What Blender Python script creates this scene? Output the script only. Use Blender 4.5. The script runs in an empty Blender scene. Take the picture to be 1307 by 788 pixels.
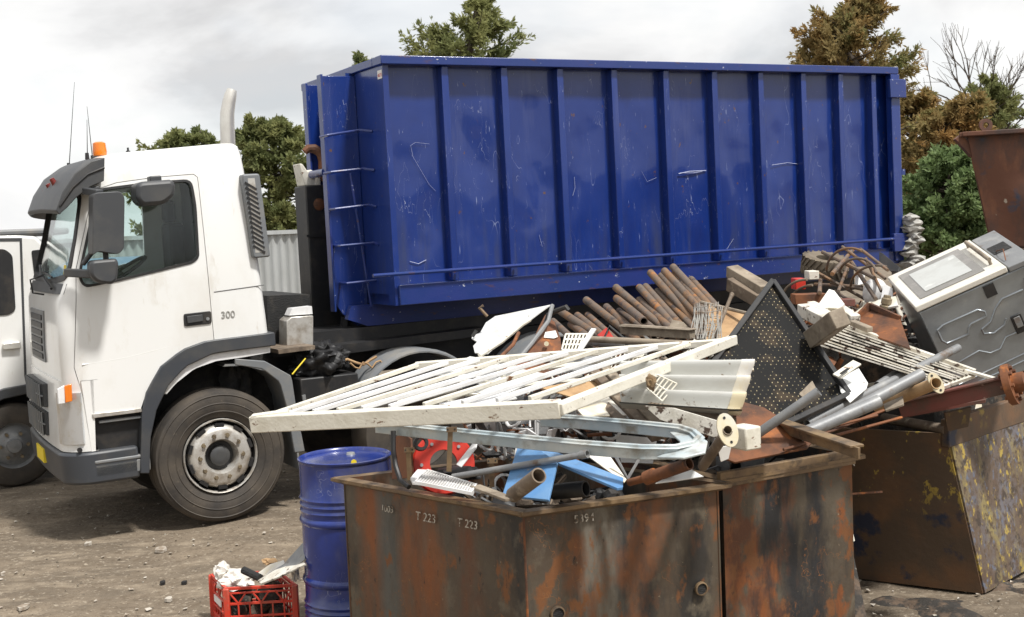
import bpy, bmesh, math, random
from mathutils import Vector as V, Matrix, noise, Euler
R = math.radians
random.seed(7)
sc = bpy.context.scene
COL = sc.collection

# ---------------------------------------------------------------- camera
FPX, CX, CY, CAMH = 1550.0, 653.5, 394.0, 2.2
HOR, ROLL = 290.0, R(2.3)
pit = math.atan((CY-HOR)/FPX)
cF = V((0, math.cos(pit), -math.sin(pit))); r0 = V((1, 0, 0)); u0 = V((0, math.sin(pit), math.cos(pit)))
cR = r0*math.cos(ROLL)-u0*math.sin(ROLL); cU = r0*math.sin(ROLL)+u0*math.cos(ROLL)
C0 = V((0, 0, CAMH))
cam = bpy.data.cameras.new('camera'); co = bpy.data.objects.new('camera', cam); COL.objects.link(co)
cam.sensor_width = 36; cam.lens = 36*FPX/1307; cam.clip_end = 2000; cam.clip_start = .05
m3 = Matrix((cR, cU, -cF)).transposed()
co.matrix_world = Matrix.Translation(C0) @ m3.to_4x4()
cam.dof.use_dof = True; cam.dof.focus_distance = 8.2; cam.dof.aperture_fstop = 8.0
sc.camera = co

# ---------------------------------------------------------------- light
sun_dir = V((.50, -.48, 1.25)).normalized()
el = math.asin(sun_dir.z); az = math.atan2(sun_dir.x, sun_dir.y)
sd = bpy.data.lights.new('sun', 'SUN'); so = bpy.data.objects.new('sun', sd); COL.objects.link(so)
sd.energy = 3.9; sd.angle = R(6); sd.color = (1, .97, .925)
so.rotation_euler = (-sun_dir).to_track_quat('-Z', 'Y').to_euler(); so.location = sun_dir*50
sc.view_settings.view_transform = 'Standard'; sc.view_settings.look = 'None'
sc.view_settings.exposure = 0.26; sc.view_settings.gamma = 1; sc.view_settings.use_curve_mapping = False

w = bpy.data.worlds.new('World'); sc.world = w; w.use_nodes = True
nt = w.node_tree; nt.nodes.clear()
def N(t, **k):
    n = nt.nodes.new(t)
    for a, b in k.items(): setattr(n, a, b)
    return n
out = N('ShaderNodeOutputWorld'); bg = N('ShaderNodeBackground'); bg.inputs[1].default_value = .1
sky = N('ShaderNodeTexSky', sky_type='NISHITA', sun_disc=False, sun_elevation=el, sun_rotation=az)
tc = N('ShaderNodeTexCoord'); sep = N('ShaderNodeSeparateXYZ'); nt.links.new(tc.outputs['Generated'], sep.inputs[0])
zz = N('ShaderNodeMath', operation='ADD'); zz.inputs[1].default_value = .45; nt.links.new(sep.outputs[2], zz.inputs[0])
zm = N('ShaderNodeMath', operation='MAXIMUM'); zm.inputs[1].default_value = .12; nt.links.new(zz.outputs[0], zm.inputs[0])
dx = N('ShaderNodeMath', operation='DIVIDE'); dy = N('ShaderNodeMath', operation='DIVIDE')
nt.links.new(sep.outputs[0], dx.inputs[0]); nt.links.new(sep.outputs[1], dy.inputs[0])
nt.links.new(zm.outputs[0], dx.inputs[1]); nt.links.new(zm.outputs[0], dy.inputs[1])
cmb = N('ShaderNodeCombineXYZ'); cmb.inputs[2].default_value = 0; nt.links.new(dx.outputs[0], cmb.inputs[0]); nt.links.new(dy.outputs[0], cmb.inputs[1])
n1 = N('ShaderNodeTexNoise', noise_dimensions='4D'); n1.inputs['W'].default_value = 5.1; n1.inputs['Scale'].default_value = 2.3; n1.inputs['Detail'].default_value = 7; n1.inputs['Roughness'].default_value = .52
n1.inputs['Distortion'].default_value = .5
nt.links.new(cmb.outputs[0], n1.inputs['Vector'])
cr = N('ShaderNodeValToRGB'); nt.links.new(n1.outputs['Fac'], cr.inputs[0])
e = cr.color_ramp.elements
e[0].position = .42; e[0].color = (6.0, 6.0, 6.05, 1); e[1].position = .64; e[1].color = (9.1, 9.05, 8.9, 1)
q = cr.color_ramp.elements.new(.52); q.color = (7.9, 7.9, 7.9, 1)
n2 = N('ShaderNodeTexNoise', noise_dimensions='4D'); n2.inputs['W'].default_value = 8; n2.inputs['Scale'].default_value = 2.2; n2.inputs['Detail'].default_value = 5
nt.links.new(cmb.outputs[0], n2.inputs['Vector'])
cover = N('ShaderNodeMapRange'); cover.inputs[1].default_value = .36; cover.inputs[2].default_value = .46; cover.inputs[3].default_value = .8; cover.inputs[4].default_value = 1
nt.links.new(n2.outputs['Fac'], cover.inputs[0])
mx = N('ShaderNodeMixRGB'); nt.links.new(cover.outputs[0], mx.inputs[0]); nt.links.new(sky.outputs[0], mx.inputs[1]); nt.links.new(cr.outputs[0], mx.inputs[2])
nt.links.new(mx.outputs[0], bg.inputs[0]); nt.links.new(bg.outputs[0], out.inputs[0])

# ---------------------------------------------------------------- materials
def mat(name, base, rough=.5, metal=0, layers=(), bump=0, bscale=40, coat=0, crough=.1, rvar=0, trans=0, spec=.5, emis=None, bstretch=(1, 1, 1)):
    """layers: (colour, scale, lo, hi, stretch[, detail][, 'line']) mixed one over the other by noise"""
    m = bpy.data.materials.new(name); m.use_nodes = True; t = m.node_tree; t.nodes.clear()
    def n(ty, **k):
        x = t.nodes.new(ty)
        for a, b in k.items(): setattr(x, a, b)
        return x
    L = t.links.new
    o = n('ShaderNodeOutputMaterial'); b = n('ShaderNodeBsdfPrincipled'); L(b.outputs[0], o.inputs[0])
    b.inputs['Roughness'].default_value = rough; b.inputs['Metallic'].default_value = metal
    b.inputs['Coat Weight'].default_value = coat; b.inputs['Coat Roughness'].default_value = crough
    b.inputs['Transmission Weight'].default_value = trans; b.inputs['Specular IOR Level'].default_value = spec
    tcn = n('ShaderNodeTexCoord'); oi = n('ShaderNodeObjectInfo')
    cur = None
    for i, l in enumerate(layers):
        col, s, lo, hi, st = l[:5]; det = l[5] if len(l) > 5 else 5; line = 'line' in l
        mp = n('ShaderNodeMapping'); mp.inputs['Scale'].default_value = st; L(tcn.outputs['Object'], mp.inputs[0])
        nz = n('ShaderNodeTexNoise', noise_dimensions='4D'); nz.inputs['Scale'].default_value = s; nz.inputs['Detail'].default_value = det
        nz.inputs['Roughness'].default_value = .62
        ad = n('ShaderNodeMath', operation='MULTIPLY_ADD'); ad.inputs[1].default_value = 20; ad.inputs[2].default_value = i*3.7+1
        L(oi.outputs['Random'], ad.inputs[0]); L(ad.outputs[0], nz.inputs['W']); L(mp.outputs[0], nz.inputs['Vector'])
        fac = nz.outputs['Fac']
        band = [q for q in l if isinstance(q, dict)]
        if line:
            a1 = n('ShaderNodeMath', operation='SUBTRACT'); a1.inputs[1].default_value = .5; L(fac, a1.inputs[0])
            a2 = n('ShaderNodeMath', operation='ABSOLUTE'); L(a1.outputs[0], a2.inputs[0])
            mr = n('ShaderNodeMapRange'); mr.inputs[1].default_value = lo; mr.inputs[2].default_value = hi; mr.inputs[3].default_value = 1; mr.inputs[4].default_value = 0
            L(a2.outputs[0], mr.inputs[0])
            nm = n('ShaderNodeTexNoise', noise_dimensions='4D'); nm.inputs['Scale'].default_value = 2.6; nm.inputs['W'].default_value = i+.5; nm.inputs['Detail'].default_value = 3; L(tcn.outputs['Object'], nm.inputs['Vector'])
            m2 = n('ShaderNodeMapRange'); m2.inputs[1].default_value = .50; m2.inputs[2].default_value = .60; L(nm.outputs['Fac'], m2.inputs[0])
            mu = n('ShaderNodeMath', operation='MULTIPLY'); L(mr.outputs[0], mu.inputs[0]); L(m2.outputs[0], mu.inputs[1]); f2 = mu.outputs[0]
        else:
            mr = n('ShaderNodeMapRange'); mr.inputs[1].default_value = lo; mr.inputs[2].default_value = hi; L(fac, mr.inputs[0]); f2 = mr.outputs[0]
        if band:
            bd = band[0]; sp = n('ShaderNodeSeparateXYZ'); L(tcn.outputs['Object'], sp.inputs[0])
            wz = n('ShaderNodeTexNoise', noise_dimensions='4D'); wz.inputs['W'].default_value = i*1.3; wz.inputs['Scale'].default_value = bd.get('s', 4); wz.inputs['Detail'].default_value = 9; wz.inputs['Roughness'].default_value = .65; L(tcn.outputs['Object'], wz.inputs['Vector'])
            ma = n('ShaderNodeMath', operation='MULTIPLY_ADD'); ma.inputs[1].default_value = bd.get('w', .3); L(wz.outputs['Fac'], ma.inputs[0]); L(sp.outputs[bd['ax']], ma.inputs[2])
            hw = bd.get('w', .3)*.5; sf = bd.get('f', .03)
            g1 = n('ShaderNodeMapRange'); g1.inputs[1].default_value = bd['a']+hw-sf; g1.inputs[2].default_value = bd['a']+hw+sf; L(ma.outputs[0], g1.inputs[0])
            g2 = n('ShaderNodeMapRange'); g2.inputs[1].default_value = bd['b']+hw-sf; g2.inputs[2].default_value = bd['b']+hw+sf; g2.inputs[3].default_value = 1; g2.inputs[4].default_value = 0; L(ma.outputs[0], g2.inputs[0])
            p1 = n('ShaderNodeMath', operation='MULTIPLY'); L(g1.outputs[0], p1.inputs[0]); L(g2.outputs[0], p1.inputs[1])
            p2 = n('ShaderNodeMath', operation='MULTIPLY'); L(p1.outputs[0], p2.inputs[0]); L(f2, p2.inputs[1]); f2 = p2.outputs[0]
        x = n('ShaderNodeMixRGB'); L(f2, x.inputs[0])
        if cur is None: x.inputs[1].default_value = (*base, 1)
        else: L(cur, x.inputs[1])
        x.inputs[2].default_value = (*col, 1); cur = x.outputs[0]
    if cur is None: b.inputs['Base Color'].default_value = (*base, 1)
    else: L(cur, b.inputs['Base Color'])
    if bump or rvar:
        mp = n('ShaderNodeMapping'); mp.inputs['Scale'].default_value = bstretch; L(tcn.outputs['Object'], mp.inputs[0])
        nz = n('ShaderNodeTexNoise'); nz.inputs['Scale'].default_value = bscale; nz.inputs['Detail'].default_value = 5; L(mp.outputs[0], nz.inputs['Vector'])
        if bump:
            bp = n('ShaderNodeBump'); bp.inputs['Strength'].default_value = 1; bp.inputs['Distance'].default_value = bump; L(nz.outputs['Fac'], bp.inputs['Height']); L(bp.outputs[0], b.inputs['Normal'])
        if rvar:
            mr = n('ShaderNodeMapRange'); mr.inputs[1].default_value = .3; mr.inputs[2].default_value = .7
            mr.inputs[3].default_value = max(.03, rough-rvar); mr.inputs[4].default_value = rough+rvar; L(nz.outputs['Fac'], mr.inputs[0]); L(mr.outputs[0], b.inputs['Roughness'])
    if emis: b.inputs['Emission Color'].default_value = (*emis[0], 1); b.inputs['Emission Strength'].default_value = emis[1]
    return m
I1 = (1, 1, 1)
RUST = (.20, .075, .03); DRUST = (.075, .036, .022); ORUST = (.34, .115, .03)
K = {}
K['white'] = mat('white_truck_paint', (.83, .83, .81), .3, 0, [((.70, .67, .61), 2.2, .48, .85, (1, 1, .6)), ((.55, .49, .40), 14, .62, .82, (1, 1, .25), 8), ((.60, .55, .46), 3.5, .58, .8, (1, 1, .5), 9)], 0, coat=.5)
K['offwhite'] = mat('weathered_white_paint', (.72, .69, .60), .5, 0, [((.52, .48, .38), 6, .5, .75, I1), ((.16, .075, .035), 16, .61, .66, (1, 1, 2)), ((.09, .06, .04), 40, .66, .70, I1)], .0015, 60)
K['whitechip'] = mat('chipped_white_boards', (.70, .67, .60), .6, 0, [((.42, .38, .30), 9, .45, .7, I1), ((.08, .05, .035), 18, .55, .60, (1, 1, 1)), ], .002, 60)
K['cream'] = mat('cream_sheet_metal', (.66, .58, .40), .45, 0, [((.72, .70, .66), 3, .42, .55, I1), ((.25, .15, .08), 22, .66, .74, I1)], .0008, 40)
K['cleanwhite'] = mat('white_plastic', (.78, .78, .78), .4, 0, [((.55, .53, .48), 8, .5, .8, I1)])
K['appl'] = mat('white_enamel', (.74, .75, .74), .3, 0, [((.50, .48, .42), 7, .5, .75, I1), ((.10, .07, .05), 30, .66, .69, I1)], .001, 15)
K['grey'] = mat('dark_grey_plastic', (.052, .055, .060), .5, 0, [((.085, .083, .078), 5, .45, .75, I1)], .0006, 220)
K['grey2'] = mat('mid_grey_plastic', (.17, .18, .19), .5, 0, [((.24, .23, .21), 6, .45, .7, I1)], .0006, 200)
K['trim'] = mat('grey_trim_plastic', (.048, .053, .062), .45, 0, [((.085, .083, .078), 4, .45, .75, I1)], .0005, 200)
K['black'] = mat('black_metal', (.018, .018, .019), .5, 0, [((.05, .043, .036), 8, .5, .75, I1)], .001, 60)
K['blackrough'] = mat('black_rough', (.014, .014, .014), .75, 0, [((.045, .04, .034), 12, .5, .7, I1)], .006, 40, bstretch=(1, 1, 4))
K['rubber'] = mat('rubber_tyre', (.034, .030, .027), .75, 0, [((.085, .070, .054), 4, .36, .66, I1, 8), ((.12, .10, .075), 30, .62, .75, I1)], .001, 120)
K['dustyrubber'] = mat('dusty_rubber', (.16, .13, .095), .9, 0, [((.075, .065, .052), 8, .5, .7, I1)], .001, 90)
K['steel'] = mat('galvanised_steel', (.42, .43, .43), .42, .6, [((.26, .27, .28), 9, .45, .65, I1), ((.20, .13, .08), 15, .62, .72, I1)], .0006, 60)
K['pipe'] = mat('dull_grey_pipe', (.23, .235, .24), .5, .25, [((.34, .34, .33), 8, .5, .7, I1), ((.15, .10, .065), 12, .58, .7, I1)], .0008, 70)
K['alu'] = mat('painted_pale_blue_metal', (.42, .49, .52), .4, .2, [((.58, .60, .58), 6, .42, .60, I1), ((.26, .24, .20), 9, .52, .68, I1, 8)], .0005, 60)
K['silver'] = mat('silver_wheel', (.62, .60, .56), .38, .5, [((.35, .30, .24), 12, .45, .7, I1)], .0006, 70)
K['chrome'] = mat('polished_steel', (.72, .70, .65), .32, .55, [((.62, .59, .54), 5, .45, .7, I1)])
K['blue'] = mat('blue_container_paint', (.006, .027, .175), .3, 0, [((.009, .036, .215), 1.1, .40, .7, I1), ((.009, .022, .13), 3, .56, .8, (1, 1, .4)), ((.06, .08, .22), 3.5, .55, .8, (1, 1, .12), 10), ((.20, .24, .42), 1.6, .0003, .0012, (1.2, 1.2, .4), 3, 'line'), ((.30, .33, .46), 3.2, .0002, .0010, (1, 1, .25), 4, 'line'), ((.20, .24, .42), 50, .65, .70, (1, 1, .12), 7), ((.3, .33, .45), 70, .70, .73, (1, 1, .3), 4), ((.11, .055, .04), 11, .66, .69, (1, 1, .7), 9), ((.05, .06, .11), 4, .48, .75, (1.6, 1.6, .12), 10, dict(ax=2, a=-1.2, b=-.45, w=.5, s=3, f=.25))], .0016, 5, coat=.5, crough=.08)
K['bluerail'] = mat('blue_rail_paint', (.012, .036, .175), .3, 0, [((.10, .05, .035), 12, .60, .66, (.5, .5, 1.4), 9), ((.025, .04, .2), 2, .4, .7, I1), ((.5, .52, .6), 25, .665, .69, I1, 4)], .001, 30, coat=.3)
K['drum'] = mat('blue_drum_paint', (.012, .028, .17), .26, 0, [((.02, .045, .26), 4, .4, .7, I1), ((.35, .4, .6), 24, .69, .72, I1, 4), ((.05, .06, .12), 9, .56, .8, (1, 1, .4)), ((.12, .12, .15), 3.0, .50, .75, (1, 1, .6), 10), ((.2, .22, .34), 2.5, .0003, .0014, I1, 4, 'line')], .001, 12, coat=.3)
SKB = [((.115, .095, .07), 2.4, .42, .62, (1, 1, .6), 9), ((.042, .038, .034), 3.4, .52, .64, (1.6, 1.6, .4), 10), ((.155, .13, .095), 9, .54, .68, (1, 1, .7), 9)]
SKF = [((.20, .085, .035), 10, .56, .62, (1, 1, .6), 12), ((.27, .22, .15), 42, .66, .72, I1, 6), ((.035, .03, .026), 24, .62, .70, (1, 1, .5), 8), ((.28, .12, .045), 3.5, .0004, .002, I1, 4, 'line')]
def ska(name, bands): return mat(name, (.085, .062, .044), .5, .25, SKB+bands+SKF, .0015, 24, rvar=.14)
OR1, OR2, GR, BK = (.235, .085, .032), (.15, .06, .03), (.12, .12, .11), (.03, .03, .032)
K['skip'] = ska('rusty_skip_steel', [((.22, .205, .17), 5, .46, .66, (1.5, 1.5, .35), 11, dict(ax=0, a=-.28, b=-.02, w=.2, s=3)), (BK, 4, .44, .58, (1.8, 1.8, .25), 10, dict(ax=0, a=-.04, b=.10, w=.12, s=3)), ((.21, .082, .034), 3.0, .50, .62, (1.2, 1.2, .6), 12)])
K['skipL'] = ska('rusty_skip_steel_streaked', [(OR1, 5, .36, .60, (1.3, 1.3, .35), 11, dict(ax=0, a=-.36, b=-.25, w=.10, s=2.4)), (GR, 6, .30, .6, (1.5, 1.5, .3), 9, dict(ax=0, a=-.26, b=-.16, w=.04, s=3)), (OR1, 5, .38, .60, (1.3, 1.3, .35), 11, dict(ax=0, a=-.15, b=.05, w=.10, s=2.4)), (OR2, 5, .40, .60, (1.3, 1.3, .4), 11, dict(ax=0, a=.12, b=.24, w=.14, s=3))])
K['skipB'] = ska('rusty_black_skip_steel', [(OR1, 6, .44, .52, (1, 1, .6), 12, dict(ax=0, a=-.42, b=-.0, w=.26, s=4.5)), ((.13, .055, .03), 9, .47, .58, (1, 1, .6), 12, dict(ax=0, a=-.42, b=-.0, w=.2, s=4)), (BK, 5, .38, .52, (1.4, 1.4, .4), 12, dict(ax=0, a=-.03, b=.18, w=.2, s=4)), (OR1, 8, .56, .62, (1, 1, .7), 11, dict(ax=0, a=.2, b=.6, w=.2, s=3)), (BK, 3, .52, .62, (1.4, 1.4, .3), 10)])
K['skipin'] = mat('skip_interior', (.035, .026, .02), .8, 0, [(DRUST, 4, .45, .65, I1)], .003, 20)
K['rim'] = mat('skip_rim_steel', (.19, .13, .08), .5, .3, [((.28, .19, .10), 6, .45, .65, I1), ((.08, .06, .045), 10, .52, .66, I1)], .001, 50)
K['yellowskip'] = mat('flaked_yellow_blue_skip', (.12, .085, .06), .6, 0, [((.15, .16, .20), 2.6, .44, .62, (1, 1, .6), 11), ((.10, .065, .045), 7, .50, .62, I1, 10), ((.25, .20, .08), 6, .50, .64, (1, 1, .5), 12), ((.40, .29, .06), 19, .56, .60, (1, 1, .6), 12), ((.12, .135, .18), 18, .56, .62, (1, 1, .7), 10), ((.09, .06, .04), 30, .52, .60, I1, 9), ((.055, .04, .03), 15, .54, .62, I1, 10)], .002, 25)
K['darkskip'] = mat('dark_rust_skip', (.105, .07, .045), .65, 0, [((.17, .09, .045), 4, .45, .65, I1), ((.42, .30, .06), 13, .585, .615, (1, 1, .6), 10, dict(ax=2, a=.02, b=.6, w=.3, s=3, f=.1)), ((.03, .035, .06), 5, .58, .66, I1)], .002, 25)
K['rust'] = mat('rusty_steel', RUST, .7, .1, [(DRUST, 5, .45, .62, I1), (ORUST, 11, .56, .66, I1, 7)], .0015, 50)
K['redrust'] = mat('red_brown_skip', (.15, .062, .036), .7, 0, [((.07, .046, .04), 3.4, .45, .6, (1, 1, .5), 9), ((.24, .10, .05), 5, .52, .64, (1, 1, .4), 9), ((.05, .06, .09), 5, .60, .68, I1, 9), ((.45, .38, .30), 8, .67, .70, (1, 1, .6), 8)], .003, 14)
K['pipe_rust'] = mat('rusty_pipe_steel', (.15, .115, .09), .6, .2, [((.22, .125, .065), 7, .48, .6, I1), ((.36, .15, .045), 12, .58, .68, I1, 7), ((.07, .055, .05), 16, .55, .65, I1)], .0008, 80)
K['redbeam'] = mat('red_oxide_beam', (.17, .05, .038), .65, 0, [((.10, .055, .04), 6, .42, .6, I1, 9), ((.35, .22, .18), 20, .64, .70, I1)], .001, 60)
K['red'] = mat('red_paint', (.55, .035, .02), .4, 0, [((.35, .03, .02), 6, .5, .7, I1), ((.10, .05, .04), 20, .62, .7, I1)], 0)
K['redcrate'] = mat('red_plastic_crate', (.62, .045, .022), .42, 0, [((.45, .06, .04), 8, .5, .75, I1), ((.34, .12, .08), 5, .48, .7, I1, 9), ((.30, .2, .15), 40, .62, .7, I1)], .0006, 80)
K['orange'] = mat('orange_lens', (.95, .25, .02), .15, 0, [], trans=.2, coat=.5)
K['redlens'] = mat('red_lens', (.16, .02, .015), .25)
K['timber'] = mat('weathered_timber', (.30, .25, .19), .8, 0, [((.17, .135, .10), 8, .42, .62, (1, 1, 1)), ((.42, .37, .29), 14, .58, .7, I1)], .002, 40)
K['brownwood'] = mat('grey_brown_timber', (.19, .145, .105), .8, 0, [((.10, .075, .055), 8, .45, .62, I1), ((.30, .25, .19), 16, .58, .7, I1)], .002, 40)
K['skyblue'] = mat('light_blue_panel', (.09, .23, .46), .5, 0, [((.17, .31, .50), 5, .45, .7, I1, 8), ((.09, .12, .17), 7, .52, .7, I1, 9), ((.30, .28, .25), 22, .66, .72, I1)], .0006, 30)
K['glass'] = mat('cab_glass', (.8, .9, .88), .02, 0, [], trans=1, spec=.5)
K['glass'].node_tree.nodes['Principled BSDF'].inputs['IOR'].default_value = 1.08
K['glass'].node_tree.nodes['Principled BSDF'].inputs['Coat Weight'].default_value = .7
K['lamp'] = mat('headlamp_lens', (.62, .64, .66), .08, .5, [((.5, .47, .4), 8, .5, .7, I1)], coat=1)
K['interior'] = mat('cab_interior', (.035, .037, .04), .8)
K['fabric'] = mat('black_tarpaulin', (.013, .013, .014), .55, 0, [((.03, .03, .031), 6, .5, .7, I1)], .004, 30)
K['yellow'] = mat('yellow_sticker', (.85, .65, .03), .5)
K['label'] = mat('white_label', (.8, .78, .74), .5)
K['chalk'] = mat('chalk_marks', (.50, .46, .39), .9, 0, [((.16, .12, .085), 45, .50, .56, I1)])
K['darkgrey_text'] = mat('grey_lettering', (.33, .32, .30), .4)
K['redtext'] = mat('red_lettering', (.5, .04, .03), .5)
K['ovenside'] = mat('galvanised_oven_sheet', (.33, .36, .385), .30, .55, [((.23, .25, .27), 3, .42, .65, I1), ((.42, .43, .43), 8, .58, .75, I1)], .003, 6)
K['bluetarp'] = K['skyblue']
K['perf'] = None
K['leafA'] = mat('leaves_olive', (.30, .31, .13), .8, 0, [((.16, .19, .08), .9, .40, .6, I1), ((.33, .33, .14), 2.2, .52, .7, I1)], spec=.15)
K['leafB'] = mat('leaves_brown', (.29, .225, .10), .8, 0, [((.38, .235, .09), .9, .45, .62, I1), ((.21, .23, .095), 1.7, .52, .66, I1)], spec=.15)
K['leafC'] = mat('leaves_green', (.23, .31, .13), .7, 0, [((.15, .22, .085), 1.2, .42, .6, I1), ((.13, .18, .06), 3, .55, .7, I1)])
for kk in ('leafA', 'leafB', 'leafC'):
    t = K[kk].node_tree; b = t.nodes['Principled BSDF']; o_ = [n_ for n_ in t.nodes if n_.type == 'OUTPUT_MATERIAL'][0]
    tr_ = t.nodes.new('ShaderNodeBsdfTranslucent'); ms = t.nodes.new('ShaderNodeMixShader'); ms.inputs[0].default_value = .45
    t.links.new(b.inputs['Base Color'].links[0].from_socket, tr_.inputs[0]); t.links.new(b.outputs[0], ms.inputs[1]); t.links.new(tr_.outputs[0], ms.inputs[2]); t.links.new(ms.outputs[0], o_.inputs[0])
K['bark'] = mat('bark', (.12, .095, .075), .85, 0, [((.06, .05, .04), 5, .45, .6, (1, 1, .3))], .01, 10)
K['corr'] = mat('corrugated_iron', (.50, .52, .52), .45, .25, [((.38, .39, .38), 1.5, .45, .65, (1, 1, .3)), ((.30, .24, .18), 3, .62, .75, (1, 1, .3))])
K['roofblue'] = mat('blue_roof_sheet', (.10, .17, .25), .5, 0, [((.15, .21, .28), 1.5, .45, .6, I1)])
K['brick'] = mat('pale_bricks', (.32, .22, .16), .85, 0, [((.20, .13, .09), 4, .45, .6, (1, 1, 3)), ((.45, .36, .28), 6, .58, .7, I1)], .01, 12)
K['paper'] = mat('crumpled_plastic', (.72, .69, .64), .5, 0, [((.5, .45, .38), 12, .48, .7, I1)], .004, 40)
K['wrapper'] = mat('dirty_wrapper', (.46, .42, .36), .7, 0, [((.25, .2, .15), 20, .48, .6, I1)])
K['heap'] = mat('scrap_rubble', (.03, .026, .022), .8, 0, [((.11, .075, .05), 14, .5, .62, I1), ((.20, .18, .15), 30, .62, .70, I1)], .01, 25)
K['wire'] = mat('wire_steel', (.36, .35, .32), .5, .3, [((.2, .13, .08), 8, .5, .65, I1)])
K['cardboard'] = mat('tan_board', (.45, .29, .15), .8, 0, [((.30, .18, .09), 5, .5, .65, I1)])
K['brass'] = mat('dull_brass', (.25, .20, .13), .45, .4, [((.10, .08, .06), 9, .5, .65, I1)])
K['crushed'] = mat('crushed_plastic_pillar', (.42, .41, .38), .7, 0, [((.16, .15, .13), 9, .48, .6, I1, 8)], .01, 10)

# perforated black panel: pale dots in a grid, light through its holes painted as colour
m = bpy.data.materials.new('perforated_black_panel'); m.use_nodes = True; t = m.node_tree; b = t.nodes['Principled BSDF']
tcn = t.nodes.new('ShaderNodeTexCoord'); mp = t.nodes.new('ShaderNodeMapping'); mp.inputs['Scale'].default_value = (46, 46, 46)
mp.inputs['Rotation'].default_value = (0, R(42), 0)
t.links.new(tcn.outputs['Object'], mp.inputs[0])
sx = t.nodes.new('ShaderNodeSeparateXYZ'); t.links.new(mp.outputs[0], sx.inputs[0])
sq = []
for a in (0, 2):
    f1 = t.nodes.new('ShaderNodeMath'); f1.operation = 'FRACT'; t.links.new(sx.outputs[a], f1.inputs[0])
    f2 = t.nodes.new('ShaderNodeMath'); f2.operation = 'SUBTRACT'; f2.inputs[1].default_value = .5; t.links.new(f1.outputs[0], f2.inputs[0])
    f3 = t.nodes.new('ShaderNodeMath'); f3.operation = 'POWER'; f3.inputs[1].default_value = 2; t.links.new(f2.outputs[0], f3.inputs[0]); sq.append(f3)
sm = t.nodes.new('ShaderNodeMath'); t.links.new(sq[0].outputs[0], sm.inputs[0]); t.links.new(sq[1].outputs[0], sm.inputs[1])
lt = t.nodes.new('ShaderNodeMath'); lt.operation = 'LESS_THAN'; lt.inputs[1].default_value = .014; t.links.new(sm.outputs[0], lt.inputs[0])
nz = t.nodes.new('ShaderNodeTexNoise'); nz.inputs['Scale'].default_value = 9; nz.inputs['Detail'].default_value = 6; t.links.new(tcn.outputs['Object'], nz.inputs['Vector'])
mr = t.nodes.new('ShaderNodeMapRange'); mr.inputs[1].default_value = .42; mr.inputs[2].default_value = .56; t.links.new(nz.outputs['Fac'], mr.inputs[0])
mu = t.nodes.new('ShaderNodeMath'); mu.operation = 'MULTIPLY'; t.links.new(lt.outputs[0], mu.inputs[0]); t.links.new(mr.outputs[0], mu.inputs[1])
mr2 = t.nodes.new('ShaderNodeMapRange'); mr2.inputs[1].default_value = .52; mr2.inputs[2].default_value = .7; t.links.new(nz.outputs['Fac'], mr2.inputs[0])
x1 = t.nodes.new('ShaderNodeMixRGB'); x1.inputs[1].default_value = (.007, .007, .007, 1); x1.inputs[2].default_value = (.045, .032, .02, 1); t.links.new(mr2.outputs[0], x1.inputs[0])
x2 = t.nodes.new('ShaderNodeMixRGB'); x2.inputs[2].default_value = (.38, .32, .19, 1); t.links.new(mu.outputs[0], x2.inputs[0]); t.links.new(x1.outputs[0], x2.inputs[1])
t.links.new(x2.outputs[0], b.inputs['Base Color']); b.inputs['Roughness'].default_value = .7; b.inputs['Specular IOR Level'].default_value = .2
K['perf'] = m

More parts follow.
